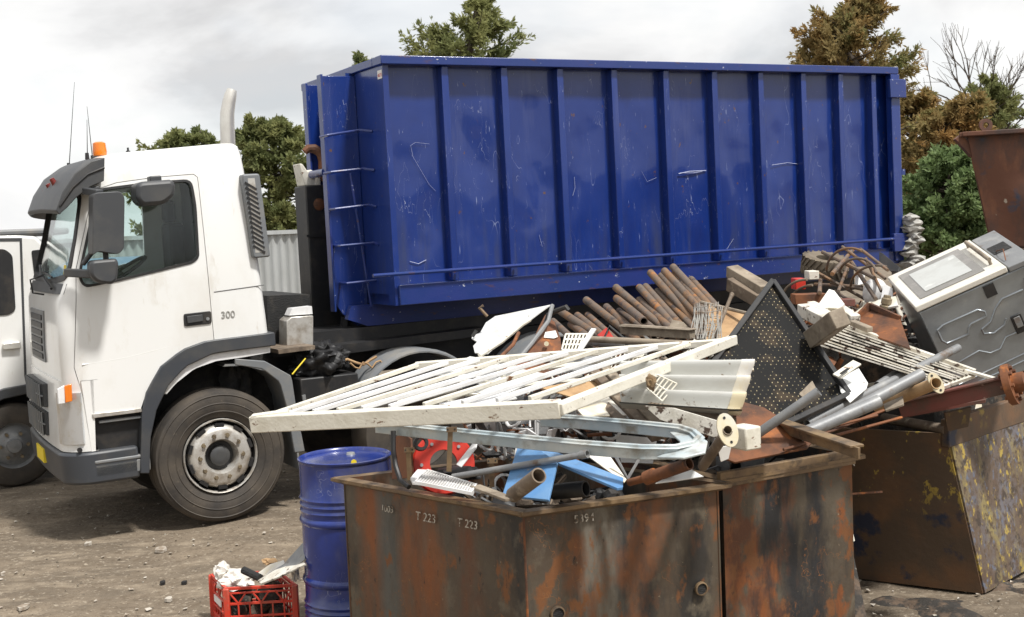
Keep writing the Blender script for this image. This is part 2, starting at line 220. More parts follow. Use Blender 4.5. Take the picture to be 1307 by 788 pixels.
# ---------------------------------------------------------------- mesh helpers
def perp(a):
    a = a.normalized(); b = V((0, 0, 1)) if abs(a.z) < .9 else V((1, 0, 0))
    x = a.cross(b).normalized(); return x, a.cross(x).normalized()
class MB:
    def __init__(s): s.v = []; s.f = []
    def add(s, vs, fs):
        o = len(s.v); s.v += [V(p) for p in vs]; s.f += [tuple(i+o for i in f) for f in fs]; return s
    def hexa(s, p):   # 8 pts: bottom 4, top 4
        return s.add(p, [(0, 3, 2, 1), (4, 5, 6, 7), (0, 1, 5, 4), (1, 2, 6, 5), (2, 3, 7, 6), (3, 0, 4, 7)])
    def bar(s, a, b, w_, h, up=(0, 0, 1)):
        a, b = V(a), V(b); d = (b-a).normalized(); up = V(up)
        if abs(d.dot(up.normalized())) > .97: up = V((0, 1, 0)) if abs(d.y) < .9 else V((1, 0, 0))
        x = d.cross(up).normalized()*w_/2; z = x.cross(d).normalized()*h/2
        return s.hexa([a-x-z, a+x-z, a+x+z, a-x+z, b-x-z, b+x-z, b+x+z, b-x+z])
    def tube(s, a, b, r, n=12, hollow=0, r2=None):
        a, b = V(a), V(b); x, y = perp(b-a); r2 = r if r2 is None else r2
        vs = []
        for p, q in ((a, r), (b, r2)):
            vs += [p+(x*math.cos(2*math.pi*i/n)+y*math.sin(2*math.pi*i/n))*q for i in range(n)]
        fs = [(i, (i+1) % n, n+(i+1) % n, n+i) for i in range(n)]
        if hollow:
            for p, q in ((a, r-hollow), (b, r2-hollow)):
                vs += [p+(x*math.cos(2*math.pi*i/n)+y*math.sin(2*math.pi*i/n))*q for i in range(n)]
            fs += [(2*n+(i+1) % n, 2*n+i, 3*n+i, 3*n+(i+1) % n) for i in range(n)]
            for k in (0, 1):
                fs += [(k*n+i, k*n+(i+1) % n, (2+k)*n+(i+1) % n, (2+k)*n+i) for i in range(n)]
        else: fs += [tuple(range(n-1, -1, -1)), tuple(range(n, 2*n))]
        return s.add(vs, fs)
    def path(s, pts, r, n=8, closed=False, rs=None):
        pts = [V(p) for p in pts]; m = len(pts); vs = []; x = None
        for i, p in enumerate(pts):
            if closed: d = pts[(i+1) % m]-pts[i-1]
            else: d = pts[min(i+1, m-1)]-pts[max(i-1, 0)]
            d.normalize()
            if x is None: x, y = perp(d)
            else:
                x = (x-d*x.dot(d)).normalized(); y = d.cross(x)
            q = rs[i] if rs else r
            vs += [p+(x*math.cos(2*math.pi*k/n)+y*math.sin(2*math.pi*k/n))*q for k in range(n)]
        fs = [(i*n+k, i*n+(k+1) % n, (i+1)*n+(k+1) % n, (i+1)*n+k) for i in range(m-1) for k in range(n)]
        if closed: fs += [((m-1)*n+k, (m-1)*n+(k+1) % n, (k+1) % n, k) for k in range(n)]
        else: fs += [tuple(range(n-1, -1, -1)), tuple((m-1)*n+k for k in range(n))]
        return s.add(vs, fs)
    def ribbon(s, pts, w_, h, up=(0, 0, 1), closed=False):
        pts = [V(p) for p in pts]; m = len(pts); vs = []; up = V(up)
        for i, p in enumerate(pts):
            d = (pts[(i+1) % m]-pts[i-1]) if closed else (pts[min(i+1, m-1)]-pts[max(i-1, 0)])
            x = d.cross(up).normalized()*w_/2; z = up.normalized()*h/2
            vs += [p-x-z, p+x-z, p+x+z, p-x+z]
        fs = [(i*4+k, i*4+(k+1) % 4, (i+1)*4+(k+1) % 4, (i+1)*4+k) for i in range(m-1) for k in range(4)]
        if closed: fs += [((m-1)*4+k, (m-1)*4+(k+1) % 4, (k+1) % 4, k) for k in range(4)]
        else: fs += [(3, 2, 1, 0), tuple((m-1)*4+k for k in range(4))]
        return s.add(vs, fs)
    def prism(s, pts, off):
        n = len(pts); off = V(off); pts = [V(p) for p in pts]
        return s.add(pts+[p+off for p in pts], [tuple(range(n-1, -1, -1)), tuple(range(n, 2*n))]+[(i, (i+1) % n, n+(i+1) % n, n+i) for i in range(n)])
    def lathe(s, prof, o, axis, n=32, close=False):
        o = V(o); ax = V(axis).normalized(); x, y = perp(ax); vs = []
        for r, h in prof:
            vs += [o+ax*h+(x*math.cos(2*math.pi*i/n)+y*math.sin(2*math.pi*i/n))*max(r, 1e-4) for i in range(n)]
        m = len(prof)
        fs = [(k*n+i, k*n+(i+1) % n, (k+1)*n+(i+1) % n, (k+1)*n+i) for k in range(m-1) for i in range(n)]
        if close: fs += [((m-1)*n+i, (m-1)*n+(i+1) % n, (i+1) % n, i) for i in range(n)]
        return s.add(vs, fs)
    def loft(s, rings):
        n = len(rings[0]); vs = [p for r_ in rings for p in r_]; m = len(rings)
        fs = [(k*n+i, k*n+(i+1) % n, (k+1)*n+(i+1) % n, (k+1)*n+i) for k in range(m-1) for i in range(n)]
        fs += [tuple(range(n-1, -1, -1)), tuple((m-1)*n+i for i in range(n))]
        return s.add(vs, fs)
    def blob(s, c, rad, amp=.25, fr=3, seed=0, sub=3):
        b = bmesh.new(); bmesh.ops.create_icosphere(b, subdivisions=sub, radius=1)
        c = V(c); vs = []
        for q in b.verts:
            d = q.co.normalized(); k = 1+amp*noise.noise(d*fr+V((seed, seed*2, 0)))+amp*.5*noise.noise(d*fr*2.7+V((seed, 3, 1)))
            vs.append(c+V((d.x*rad[0]*k, d.y*rad[1]*k, d.z*rad[2]*k)))
        fs = [tuple(q.index for q in f.verts) for f in b.faces]; b.free(); return s.add(vs, fs)
    def mesh(s, name='m', org=V((0, 0, 0)), fix=True):
        me = bpy.data.meshes.new(name); me.from_pydata([p-org for p in s.v], [], s.f)
        if fix:
            b = bmesh.new(); b.from_mesh(me); bmesh.ops.recalc_face_normals(b, faces=b.faces); b.to_mesh(me); b.free()
        return me
    def build(s, name, m_, parent=None, ang=35, bevel=0, fix=True):
        xs = [p.x for p in s.v]; ys = [p.y for p in s.v]; zs = [p.z for p in s.v]
        org = V(((min(xs)+max(xs))/2, (min(ys)+max(ys))/2, min(zs) if parent is None else (min(zs)+max(zs))/2))
        me = s.mesh(name, org, fix); me.materials.append(K[m_] if isinstance(m_, str) else m_)
        return link(name, me, org, parent, ang, bevel)
def smooth(me, ang):
    b = bmesh.new(); b.from_mesh(me)
    for f in b.faces: f.smooth = True
    for e_ in b.edges:
        if len(e_.link_faces) == 2: e_.smooth = e_.calc_face_angle(0) < R(ang)
        else: e_.smooth = False
    b.to_mesh(me); b.free()
WL = {}
def link(name, me, org, parent, ang=35, bevel=0):
    if ang: smooth(me, ang)
    o = bpy.data.objects.new(name, me); COL.objects.link(o); WL[o.name] = V(org)
    o.location = org
    if parent is not None: o.parent = parent; o.location = V(org)-WL[parent.name]
    if bevel:
        bv = o.modifiers.new('bevel', 'BEVEL'); bv.width = bevel; bv.segments = 2; bv.limit_method = 'ANGLE'; bv.angle_limit = R(40); bv.harden_normals = False
    return o
def tag(o, label, cat, group=None, kind=None):
    if label: o['label'] = label
    if cat: o['category'] = cat
    if group: o['group'] = group
    if kind: o['kind'] = kind
    return o
def thing(name, label, cat, loc, group=None):
    o = bpy.data.objects.new(name, None); COL.objects.link(o); o.location = loc; o.empty_display_size = .2; WL[o.name] = V(loc)
    return tag(o, label, cat, group)
def struct(o): o['kind'] = 'structure'; return o
def boolean(a, b_, op):
    oa = bpy.data.objects.new('a', a); ob = bpy.data.objects.new('b', b_); COL.objects.link(oa); COL.objects.link(ob)
    md = oa.modifiers.new('x', 'BOOLEAN'); md.operation = op; md.object = ob; md.solver = 'EXACT'
    dg = bpy.context.evaluated_depsgraph_get(); dg.update()
    me = bpy.data.meshes.new_from_object(oa.evaluated_get(dg))
    bpy.data.objects.remove(oa); bpy.data.objects.remove(ob); return me
def linkm(name, me, m_, parent, ang=30):
    me.materials.clear(); me.materials.append(K[m_]); me.name = name
    vs = [v_.co for v_ in me.vertices]
    if not vs: print('EMPTY', name); return None
    org = V([(min(c[i] for c in vs)+max(c[i] for c in vs))/2 for i in range(3)])
    me.transform(Matrix.Translation(-org)); return link(name, me, org, parent, ang)

# ---------------------------------------------------------------- photo measuring
def ray(x, y): return cF+cR*((x-CX)/FPX)-cU*((y-CY)/FPX)
def gnd(x, y, z=0):
    r_ = ray(x, y); return C0+r_*((z-CAMH)/r_.z)
DS = .915
def P(x, y, Y, z=None):
    r_ = ray(x, y); return C0+r_*(Y*DS/r_.y)
def plane(pix, anc):
    a, b_, c = [P(*q_) for q_ in anc]; n = (b_-a).cross(c-a).normalized(); o_ = []
    if n.y < 0: n = -n
    for x, y in pix:
        r_ = ray(x, y); o_.append(C0+r_*((a-C0).dot(n)/r_.dot(n)))
    return o_, n
def facet(mb, pix, anc, th):
    p, n = plane(pix, anc); mb.prism(p, n*th); return mb
class Fr:
    def __init__(s, O, vp=None, u=None, v=None, w=None):
        s.O = O
        if vp: u = ray(*vp).normalized()
        s.u = u; s.v = v or V((0, 0, 1)).cross(u).normalized(); s.w = w or u.cross(s.v)
    def pt(s, a, b_, c): return s.O+s.u*a+s.v*b_+s.w*c
    def tr(s, x, y, v_=0):
        r_ = ray(x, y); t_ = ((s.O+s.v*v_-C0).dot(s.v))/r_.dot(s.v); q_ = C0+r_*t_-s.O; return q_.dot(s.u), q_.dot(s.w)
    def prism(s, mb, pix, v0, v1, ref=None):
        ref = v0 if ref is None else ref
        return mb.prism([s.pt(a, v0, c) for a, c in (s.tr(x, y, ref) for x, y in pix)], s.v*(v1-v0))
    def prismuw(s, mb, uw, v0, v1): return mb.prism([s.pt(a, v0, c) for a, c in uw], s.v*(v1-v0))
    def box(s, mb, a0, a1, b0, b1, c0, c1):
        return mb.hexa([s.pt(a0, b0, c0), s.pt(a1, b0, c0), s.pt(a1, b1, c0), s.pt(a0, b1, c0), s.pt(a0, b0, c1), s.pt(a1, b0, c1), s.pt(a1, b1, c1), s.pt(a0, b1, c1)])
def rnd(poly, r_, n=4):
    """round the corners of a 2-D polygon"""
    o_ = []; m = len(poly)
    for i in range(m):
        p0, p1, p2 = [V(poly[j % m]).to_2d() if False else V((*poly[j % m], 0)) for j in (i-1, i, i+1)]
        a = (p0-p1); b_ = (p2-p1); k = min(r_, a.length*.45, b_.length*.45)
        a = p1+a.normalized()*k; b_ = p1+b_.normalized()*k
        for j in range(n+1):
            t_ = j/n; q_ = a*(1-t_)**2+p1*2*t_*(1-t_)+b_*t_*t_; o_.append((q_.x, q_.y))
    return o_

# ================================================================= GROUND
def axis(lo, hi, a, b_, fine, n):
    o_ = []; x = a
    while x <= b_: o_.append(x); x += fine
    for k in range(1, n+1): t_ = (k/n)**3; o_.append(a+(lo-a)*t_); o_.append(b_+(hi-b_)*t_)
    return sorted(o_)
TU = (gnd(286, 668), V((.875, .484, 0)).normalized())
def gh(x, y):
    d = V((x, y, 0))-TU[0]; a = d.dot(TU[1]); b_ = d.dot(V((-TU[1].y, TU[1].x, 0)))
    h = .022*noise.noise(V((x*1.3, y*1.3, 0)))+.010*noise.noise(V((a*1.2, b_*5, 4)))+.006*noise.noise(V((x*9, y*9, 2)))+.004*noise.noise(V((x*23, y*23, 2)))
    k = 1 if y < 16 else 0
    return h*k-.012
g = MB(); xs = axis(-600, 600, -6, 4.6, .07, 14); ys = axis(-700, 900, 4.6, 15, .07, 14)
g.v = [V((x, y, gh(x, y))) for y in ys for x in xs]; nx = len(xs)
g.f = [(j*nx+i, j*nx+i+1, (j+1)*nx+i+1, (j+1)*nx+i) for j in range(len(ys)-1) for i in range(nx-1)]
K['dirt'] = mat('bare_dirt', (.185, .145, .102), .92, 0, [((.13, .102, .072), 1.1, .42, .6, (1, 1.6, 1)), ((.12, .09, .06), 15, .5, .64, I1, 9), ((.29, .235, .17), 2.6, .50, .7, (1, 2, 1), 9), ((.105, .08, .055), 3.4, .56, .72, (.6, 2, 1), 9), ((.32, .27, .205), 34, .56, .66, I1, 7), ((.36, .32, .26), 75, .68, .71, I1, 3), ((.07, .053, .038), 60, .58, .68, I1, 4)], .010, 26)
me = g.mesh('ground', fix=False); me.materials.append(K['dirt']); go = link('ground', me, V((0, 0, 0)), None, 60); struct(go)
# gravel, scattered
pb = MB()
for i in range(3000):
    x = random.uniform(-4.5, 4); y = random.uniform(4.9, 12) if random.random() < .8 else random.uniform(6, 8)
    if x > 1.6 and random.random() < .5: x, y = random.uniform(2.6, 3.4), random.uniform(6.4, 8)
    s = random.choice((.003, .004, .005, .006, .009))*random.uniform(.7, 1.5); c = V((x, y, gh(x, y)+s*.25))
    a = random.random()*6.28; X = V((math.cos(a), math.sin(a), 0))*s; Yv = V((-math.sin(a), math.cos(a), 0))*s*random.uniform(.6, 1); Z = V((0, 0, s*.6))
    pb.add([c+X, c+Yv, c-X*.8, c-Yv, c+Z, c-Z*.6], [(0, 1, 4), (1, 2, 4), (2, 3, 4), (3, 0, 4), (1, 0, 5), (2, 1, 5), (3, 2, 5), (0, 3, 5)])
K['pebble'] = mat('gravel', (.30, .26, .21), .9, 0, [((.12, .10, .075), 2, .40, .5, I1), ((.36, .33, .28), 3, .6, .63, I1)])
po = pb.build('gravel', 'pebble', None, 0, fix=False); tag(po, 'loose gravel and crumbs scattered over the bare dirt', None, None, 'stuff')
fl = MB()
for i in range(420):
    x = random.uniform(-4.6, .2) if i % 4 else random.uniform(1.7, 3.6); y = random.uniform(5.5, 11.5) if i % 4 else random.uniform(6.0, 7.6); a = random.random()*6.28; s = random.uniform(.006, .028); z = gh(x, y)+.008
    fl.add([V((x+math.cos(a+k*1.57)*s*random.uniform(.4, 1), y+math.sin(a+k*1.57)*s*random.uniform(.4, 1), z+random.uniform(0, .012))) for k in range(4)]+[V((x, y, z-.006))], [(0, 1, 2, 3), (1, 0, 4), (2, 1, 4), (3, 2, 4), (0, 3, 4)])
tag(fl.build('trodden_flakes', 'wrapper', None, 0, fix=False), 'tiny trodden flakes of litter spread over the dirt', None, None, 'stuff')
# litter on the dirt, one thing each
lit = [(205, 702, 20, 4, 'white strip of litter on the dirt before the front wheel'), (215, 765, 12, 4, 'small white paper scrap on the dirt left of the red crate'), (30, 775, 16, 5, 'whitish paper scrap at the bottom left of the yard'),
       (112, 694, 14, 5, 'pale crumpled scrap lying on the tyre tracks'), (235, 744, 11, 7, 'dark clod of rubbish behind the red crate'), (208, 744, 9, 4, 'tiny pale flake of litter beside the dark clod'), (4, 732, 8, 4, 'white flake of litter at the left edge of the dirt')]
for x, y, sx_, sy_, lab in lit:
    c = gnd(x, y); s = sx_/225.; q_ = MB(); pts = []
    for k in range(7):
        a = k/7*6.28; pts.append(c+V((math.cos(a)*s*.5*random.uniform(.6, 1.1), math.sin(a)*s*.8*random.uniform(.5, 1.1), .006+random.uniform(0, .006))))
    q_.add(pts+[c+V((0, 0, .009))]+[p-V((0, 0, .02)) for p in pts], [(k, (k+1) % 7, 7) for k in range(7)]+[(k, (k+1) % 7, 8+(k+1) % 7, 8+k) for k in range(7)]+[tuple(range(14, 7, -1))])
    tag(q_.build('litter_scrap', 'black' if 'dark' in lab else 'wrapper'), lab, 'litter', 'litter on the dirt')

# ================================================================= TRUCK
T = Fr(gnd(286, 668), vp=(3460, 112))
truck = thing('hooklift_truck', 'white hooklift truck with grey sun visor, carrying the long blue container', 'truck', T.O)
W0 = 1.86
SEC = [  # w, u_front, u_back, side inset, bulge
 (.85, -1.07, .475, .0, .02), (1.45, -1.07, .475, .0, .02), (1.80, -1.05, .455, .0, .02), (1.93, -1.00, .447, .0, .02), (2.25, -.905, .425, .01, .02),
 (2.57, -.83, .405, .03, .02), (2.72, -.80, .393, .05, .07), (2.79, -.76, .385, .065, .06), (2.835, -.72, .372, .09, .05), (2.862, -.66, .345, .13, .03), (2.872, -.58, .30, .2, .01)]
def cabsolid(d=0):
    rings = []
    for i, (z, uf, ub, ins, bul) in enumerate(SEC):
        uf, ub, ins = uf+d, ub-d, ins+d; rf, rb = .17, .07; Wd = W0-2*ins
        z2 = z-d if i > 6 else (z+d if i == 0 and d > .04 else z)
        pts = []
        def corner(cu, cv, r_, a0, n=7):
            for k in range(n+1):
                a = R(a0+90*k/n); pts.append((cu+r_*math.cos(a), cv+r_*math.sin(a)))
        corner(ub-rb, Wd-rb, rb, 0, 4); corner(uf+rf, Wd-rf, rf, 90)
        for k in range(1, 8): pts.append((uf, Wd-rf-(Wd-2*rf)*k/8))
        corner(uf+rf, rf, rf, 180); corner(ub-rb, rb, rb, 270, 4)
        ring = []
        for a, b_ in pts:
            t_ = (b_/Wd-.5)*2; fr_ = max(0, min(1, (uf+.35-a)/.35)); a -= bul*(1-t_*t_)*fr_
            sl = .07*(a+.7)/1.05 if i > 5 else 0
            ring.append(T.pt(a, b_+ins, z2+sl*min(1, (i-5)/3)))
        rings.append(ring)
    return MB().loft(rings).mesh('cabsolid')
def Tprism(pix, v0, v1, ref=0): return T.prism(MB(), pix, v0, v1, ref).mesh('pr')
archcut = [(113, 529), (180, 521), (187, 500), (205, 472), (232, 450), (262, 438), (273, 436.5), (345, 427.5), (420, 420), (420, 640), (10, 640), (10, 560), (105, 560)]
door_p = [(121, 243), (98.5, 345), (95.5, 470), (113, 530), (181, 522), (187, 500), (205, 472), (232, 450), (262, 438), (273.5, 437), (254, 226), (249, 222), (200, 226), (150, 233)]
win_p = rnd([(127, 243), (196, 234), (244, 231), (249, 262), (252, 328), (245, 334), (150, 357), (108, 365), (103, 352)], 8)
full = cabsolid(); shell = boolean(full, cabsolid(.045), 'DIFFERENCE')
shell = boolean(shell, Tprism(archcut, -.1, 2.6), 'DIFFERENCE')
# inner corner cut leaves the door prism open
def inset(poly, d):
    cx = sum(p[0] for p in poly)/len(poly); cy = sum(p[1] for p in poly)/len(poly); n = len(poly); o_ = []
    area = sum(poly[i][0]*poly[(i+1) % n][1]-poly[(i+1) % n][0]*poly[i][1] for i in range(n)); sg = 1 if area > 0 else -1
    for i in range(n):
        p0, p1, p2 = V((*poly[i-1], 0)), V((*poly[i], 0)), V((*poly[(i+1) % n], 0))
        a = (p1-p0).normalized(); b_ = (p2-p1).normalized(); na = V((-a.y, a.x, 0))*sg; nb = V((-b_.y, b_.x, 0))*sg; nn = (na+nb)
        if nn.length < .1: nn = na
        nn.normalize(); q_ = p1+nn*(d/max(.4, nn.dot(na))); o_.append((q_.x, q_.y))
    return o_
doorsolid = Tprism(inset(door_p, .5), -.1, .3); doorcut = Tprism(inset(door_p, -.35), -.1, .3)
winall = Tprism(win_p, -.2, .35)
uwwin = [T.tr(x, y) for x, y in win_p]
winfar = T.prismuw(MB(), uwwin, 1.6, 2.6).mesh('wf')
door_m = boolean(boolean(shell.copy(), doorsolid, 'INTERSECT'), winall.copy(), 'DIFFERENCE')
cab_m = boolean(shell, doorcut, 'DIFFERENCE')
cab_m = boolean(cab_m, winfar.copy(), 'DIFFERENCE')
# windscreen opening: prism in (v,w) running along u
wsv = rnd([(.10, 1.98), (.16, 2.60), (W0-.16, 2.60), (W0-.10, 1.98), (W0/2, 1.92)], .1)
def wsprism(g_=0):
    cxv = W0/2; cz = 2.27; return MB().prism([T.pt(-1.6, cxv+(b_-cxv)*(1+g_), cz+(c-cz)*(1+g_*3)) for b_, c in wsv], T.u*1.25).mesh('ws')
cab_m = boolean(cab_m, wsprism(), 'DIFFERENCE')
cab = linkm('cab', cab_m, 'white', truck)
door = linkm('door', door_m, 'white', truck)
gl = boolean(cabsolid(.02), cabsolid(.026), 'DIFFERENCE')
linkm('windscreen', boolean(gl.copy(), wsprism(.005), 'INTERSECT'), 'glass', truck)
linkm('side_window', boolean(gl.copy(), Tprism(inset(win_p, -.5), -.1, .3), 'INTERSECT'), 'glass', door)
linkm('side_window', boolean(gl.copy(), T.prismuw(MB(), uwwin, 1.7, 2.6).mesh('x'), 'INTERSECT'), 'glass', truck)
gk = boolean(cabsolid(-.006), cabsolid(.03), 'DIFFERENCE')
ring = boolean(Tprism(inset(win_p, -2.6), -.15, .3), Tprism(inset(win_p, .6), -.2, .35), 'DIFFERENCE')
linkm('window_frame', boolean(gk.copy(), ring, 'INTERSECT'), 'black', door)
wr = boolean(wsprism(.02), wsprism(-.03), 'DIFFERENCE')
linkm('windscreen_frame', boolean(gk.copy(), wr, 'INTERSECT'), 'black', truck)
# cab interior
m = MB(); T.box(m, -.95, .40, .08, W0-.08, 1.30, 1.34); T.box(m, -.98, -.72, .12, W0-.12, 1.3, 1.90); m.build('dashboard', 'interior', truck)
for v_ in (.35, 1.5):
    m = MB(); T.box(m, -.28, .22, v_, v_+.45, 1.34, 1.75); T.box(m, .12, .25, v_+.02, v_+.43, 1.72, 2.35); T.box(m, .13, .22, v_+.12, v_+.33, 2.36, 2.55); m.build('seat', 'interior', truck, bevel=.03)
m = MB(); m.lathe([(.21+.014*math.cos(a), .014*math.sin(a)) for a in [k*math.pi/4 for k in range(8)]], T.pt(-.50, .55, 1.98), T.u*-.6+T.w, 24, True)
m.tube(T.pt(-.50, .55, 1.98), T.pt(-.72, .55, 1.75), .03); m.build('steering_wheel', 'interior', truck)
m = MB(); T.box(m, .30, .38, .10, W0-.1, 1.35, 2.7); m.build('rear_lining', 'interior', truck)
for v_ in (.09, ):
    m = MB()
    for k in range(9): m.tube(T.pt(.10+k*.022, .10+.012*(k % 2), 1.60), T.pt(.10+k*.022, .10+.012*(k % 2), 2.62), .014, 6)
    m.build('curtain', 'interior', truck)
# lower cab: bumper, corner panel, steps
def fr_u(v_, z): # front surface u
    for i in range(len(SEC)-1):
        if SEC[i][0] <= z <= SEC[i+1][0] or i == len(SEC)-2:
            k = (z-SEC[i][0])/(SEC[i+1][0]-SEC[i][0]); break
    if z < SEC[0][0]: i, k = 0, 0
    uf = SEC[i][1]+(SEC[i+1][1]-SEC[i][1])*k; b_ = SEC[i][4]; t_ = (v_/W0-.5)*2
    r_ = .2; c = 0; e_ = min(v_, W0-v_)
    if e_ < r_: c = r_-math.sqrt(max(0, r_*r_-(r_-e_)**2))
    return uf+c-b_*(1-t_*t_)
def fpanel(mb, v0, v1, z0, z1, off=.0, th=.03, nv=14, nz_=4, flare=0):
    rows = []
    for j in range(nz_+1):
        z = z0+(z1-z0)*j/nz_; rows.append([(v0+(v1-v0)*i/nv, z) for i in range(nv+1)])
    vs = []
    for o2 in (off, off-th):
        for r_ in rows:
            for v_, z in r_: vs.append(T.pt(fr_u(v_, z)-o2, v_, z))
    a = (nv+1)*(nz_+1); fs = []
    for j in range(nz_):
        for i in range(nv):
            p = j*(nv+1)+i; fs += [(p, p+1, p+nv+2, p+nv+1), (a+p+nv+1, a+p+nv+2, a+p+1, a+p)]
    for i in range(nv): fs += [(i, a+i, a+i+1, i+1), (nz_*(nv+1)+i+1, a+nz_*(nv+1)+i+1, a+nz_*(nv+1)+i, nz_*(nv+1)+i)]
    for j in range(nz_): p = j*(nv+1); q_ = p+nv; fs += [(p+nv+1, a+p+nv+1, a+p, p), (q_, a+q_, a+q_+nv+1, q_+nv+1)]
    return mb.add(vs, fs)
# white lower front with side returns (wrapped loft)
def wrap(z0, z1, ub0, ub1, uf0, uf1, d=0.0, r_=.2, bul=.08):
    rings = []
    for z, ub, uf in ((z0, ub0, uf0), ((z0+z1)/2, (ub0+ub1)/2, (uf0+uf1)/2), (z1, ub1, uf1)):
        pts = [(ub, W0+d)]
        for k in range(8): a = R(90+90*k/7); pts.append((uf+r_+r_*math.cos(a), W0+d-r_+r_*math.sin(a)))
        for k in range(1, 8): pts.append((uf, W0+d-r_-(W0+2*d-2*r_)*k/8))
        for k in range(8): a = R(180+90*k/7); pts.append((uf+r_+r_*math.cos(a), -d+r_+r_*math.sin(a)))
        pts.append((ub, -d))
        ring = []
        for a, b_ in pts:
            t_ = (b_/W0-.5)*2; ff = max(0, min(1, (uf+.35-a)/.35)); ring.append(T.pt(a-bul*max(0, 1-t_*t_)*ff, b_, z))
        rings.append(ring)
    return MB().loft(rings)
u_, w_ = T.tr(110, 525)
wrap(.70, 1.225, -.93, -.965, -1.10, -1.075, .0, bul=.03).build('front_panel', 'white', truck, bevel=.012)
wrap(.455, .695, -.60, -.60, -1.11, -1.13, .015, bul=.03).build('bumper', 'trim', truck, bevel=.02)
m = MB(); T.box(m, -.93, -.60, .10, W0-.1, .55, .97); m.build('step_well', 'black', truck)
m = MB(); T.prism(m, [(113, 532), (181, 524), (190, 572), (128, 584)], .06, .3, .0); m.build('step_backing', 'black', truck, bevel=.01)
m = MB(); T.prism(m, [(117, 528.5), (180, 521), (181, 526), (119, 534)], -.012, .10, 0); m.build('door_sill', 'silver', truck, bevel=.004)
m = MB(); T.box(m, -.92, -.52, -.02, .28, .60, .63); T.box(m, -.92, -.52, -.015, .28, .50, .598); m.build('step', 'grey2', truck, bevel=.01)
m = MB(); T.box(m, -.86, -.52, .01, .26, .895, .915); m.build('step', 'grey2', truck, bevel=.005)
# grilles
m = MB(); fpanel(m, .72, W0-.42, 1.32, 1.72, .012, .03); gr = m.build('grille', 'grey2', truck)
m = MB()
for k in range(6): fpanel(m, .78, W0-.5, 1.345+k*.060, 1.385+k*.060, .02, .012, 14, 1)
m.build('grille_slot', 'black', gr)
for v0, v1 in ((.66, W0-.30),):
    for z0, z1 in ((.98, 1.16), (.76, .94)):
        m = MB()
        rr = []
        def bf(v_): t_ = (v_/W0-.5)*2; return -1.085-.03*(1-t_*t_)
        for z in (z0, z1):
            rr.append([T.pt(bf(v0+(v1-v0)*i/12)-.03, v0+(v1-v0)*i/12, z) for i in range(13)])
        m.add([p for r_ in rr for p in r_]+[p+T.u*.06 for r_ in rr for p in r_], [(i, i+1, 14+i, 13+i) for i in range(12)]+[(26+i+1, 26+i, 39+i, 40+i) for i in range(12)]+[(i+1, i, 26+i, 27+i) for i in range(12)]+[(13+i, 14+i, 40+i, 39+i) for i in range(12)]+[(0, 13, 39, 26), (25, 12, 38, 51)])
        gg = m.build('lower_grille', 'grey', truck); m = MB()
        for i in range(9):
            v_ = v0+.05+(v1-v0-.1)*i/8; m.bar(T.pt(bf(v_)-.045, v_, z0), T.pt(bf(v_)-.045, v_, z1), .012, .03)
        m.tube(T.pt(bf(v0)-.04, v0, (z0+z1)/2), T.pt(bf(W0/2)-.045, W0/2, (z0+z1)/2), .008, 6)
        m.build('grille_bars', 'grey2', gg)  # upright grille bars with one cross rod, not a woven mesh
# head lamp, indicator, plate
for sgn in (0, 1):
    m = MB(); rr = []
    for z in (.76, 1.14):
        pts = []
        for k in range(6):
            a = R(186+66*k/5); uu = -1.115+.2+.207*math.cos(a); vv = .2+.207*math.sin(a)
            pts.append(T.pt(uu, vv if not sgn else W0-vv, z))
        rr += pts
    m.add(rr+[p+(T.u*.03 + T.v*(.03 if not sgn else -.03)) for p in rr], [(i, i+1, 7+i, 6+i) for i in range(5)]+[(13+i, 12+i, 18+i, 19+i) for i in range(5)]+[(i+1, i, 12+i, 13+i) for i in range(5)]+[(6+i, 7+i, 19+i, 18+i) for i in range(5)]+[(0, 6, 18, 12), (11, 5, 17, 23)])
    m.build('headlight', 'lamp', truck)
m = MB(); T.prism(m, [(81.5, 493), (91, 490), (92, 512), (83, 514)], -.02, .02, 0); m.build('indicator', 'orange', truck, bevel=.004)
m = MB(); T.prism(m, [(73, 497), (82, 492), (83, 515), (74, 516)], -.013, .02, 0); m.build('indicator_base', 'cleanwhite', truck, bevel=.004)
m = MB(); a = T.tr(102, 575); m.tube(T.pt(a[0], -.002, a[1]), T.pt(a[0], .02, a[1]), .018, 14); m.build('plug', 'black', truck)
m = MB()
vv = [T.pt(-1.255, .30+i*.2, z) for z in (.55, .66) for i in range(2)]
m.prism([T.pt(-1.165, .78, .53), T.pt(-1.165, 1.14, .53), T.pt(-1.165, 1.14, .64), T.pt(-1.165, .78, .64)], T.u*.02); m.build('number_plate', 'yellow', truck)
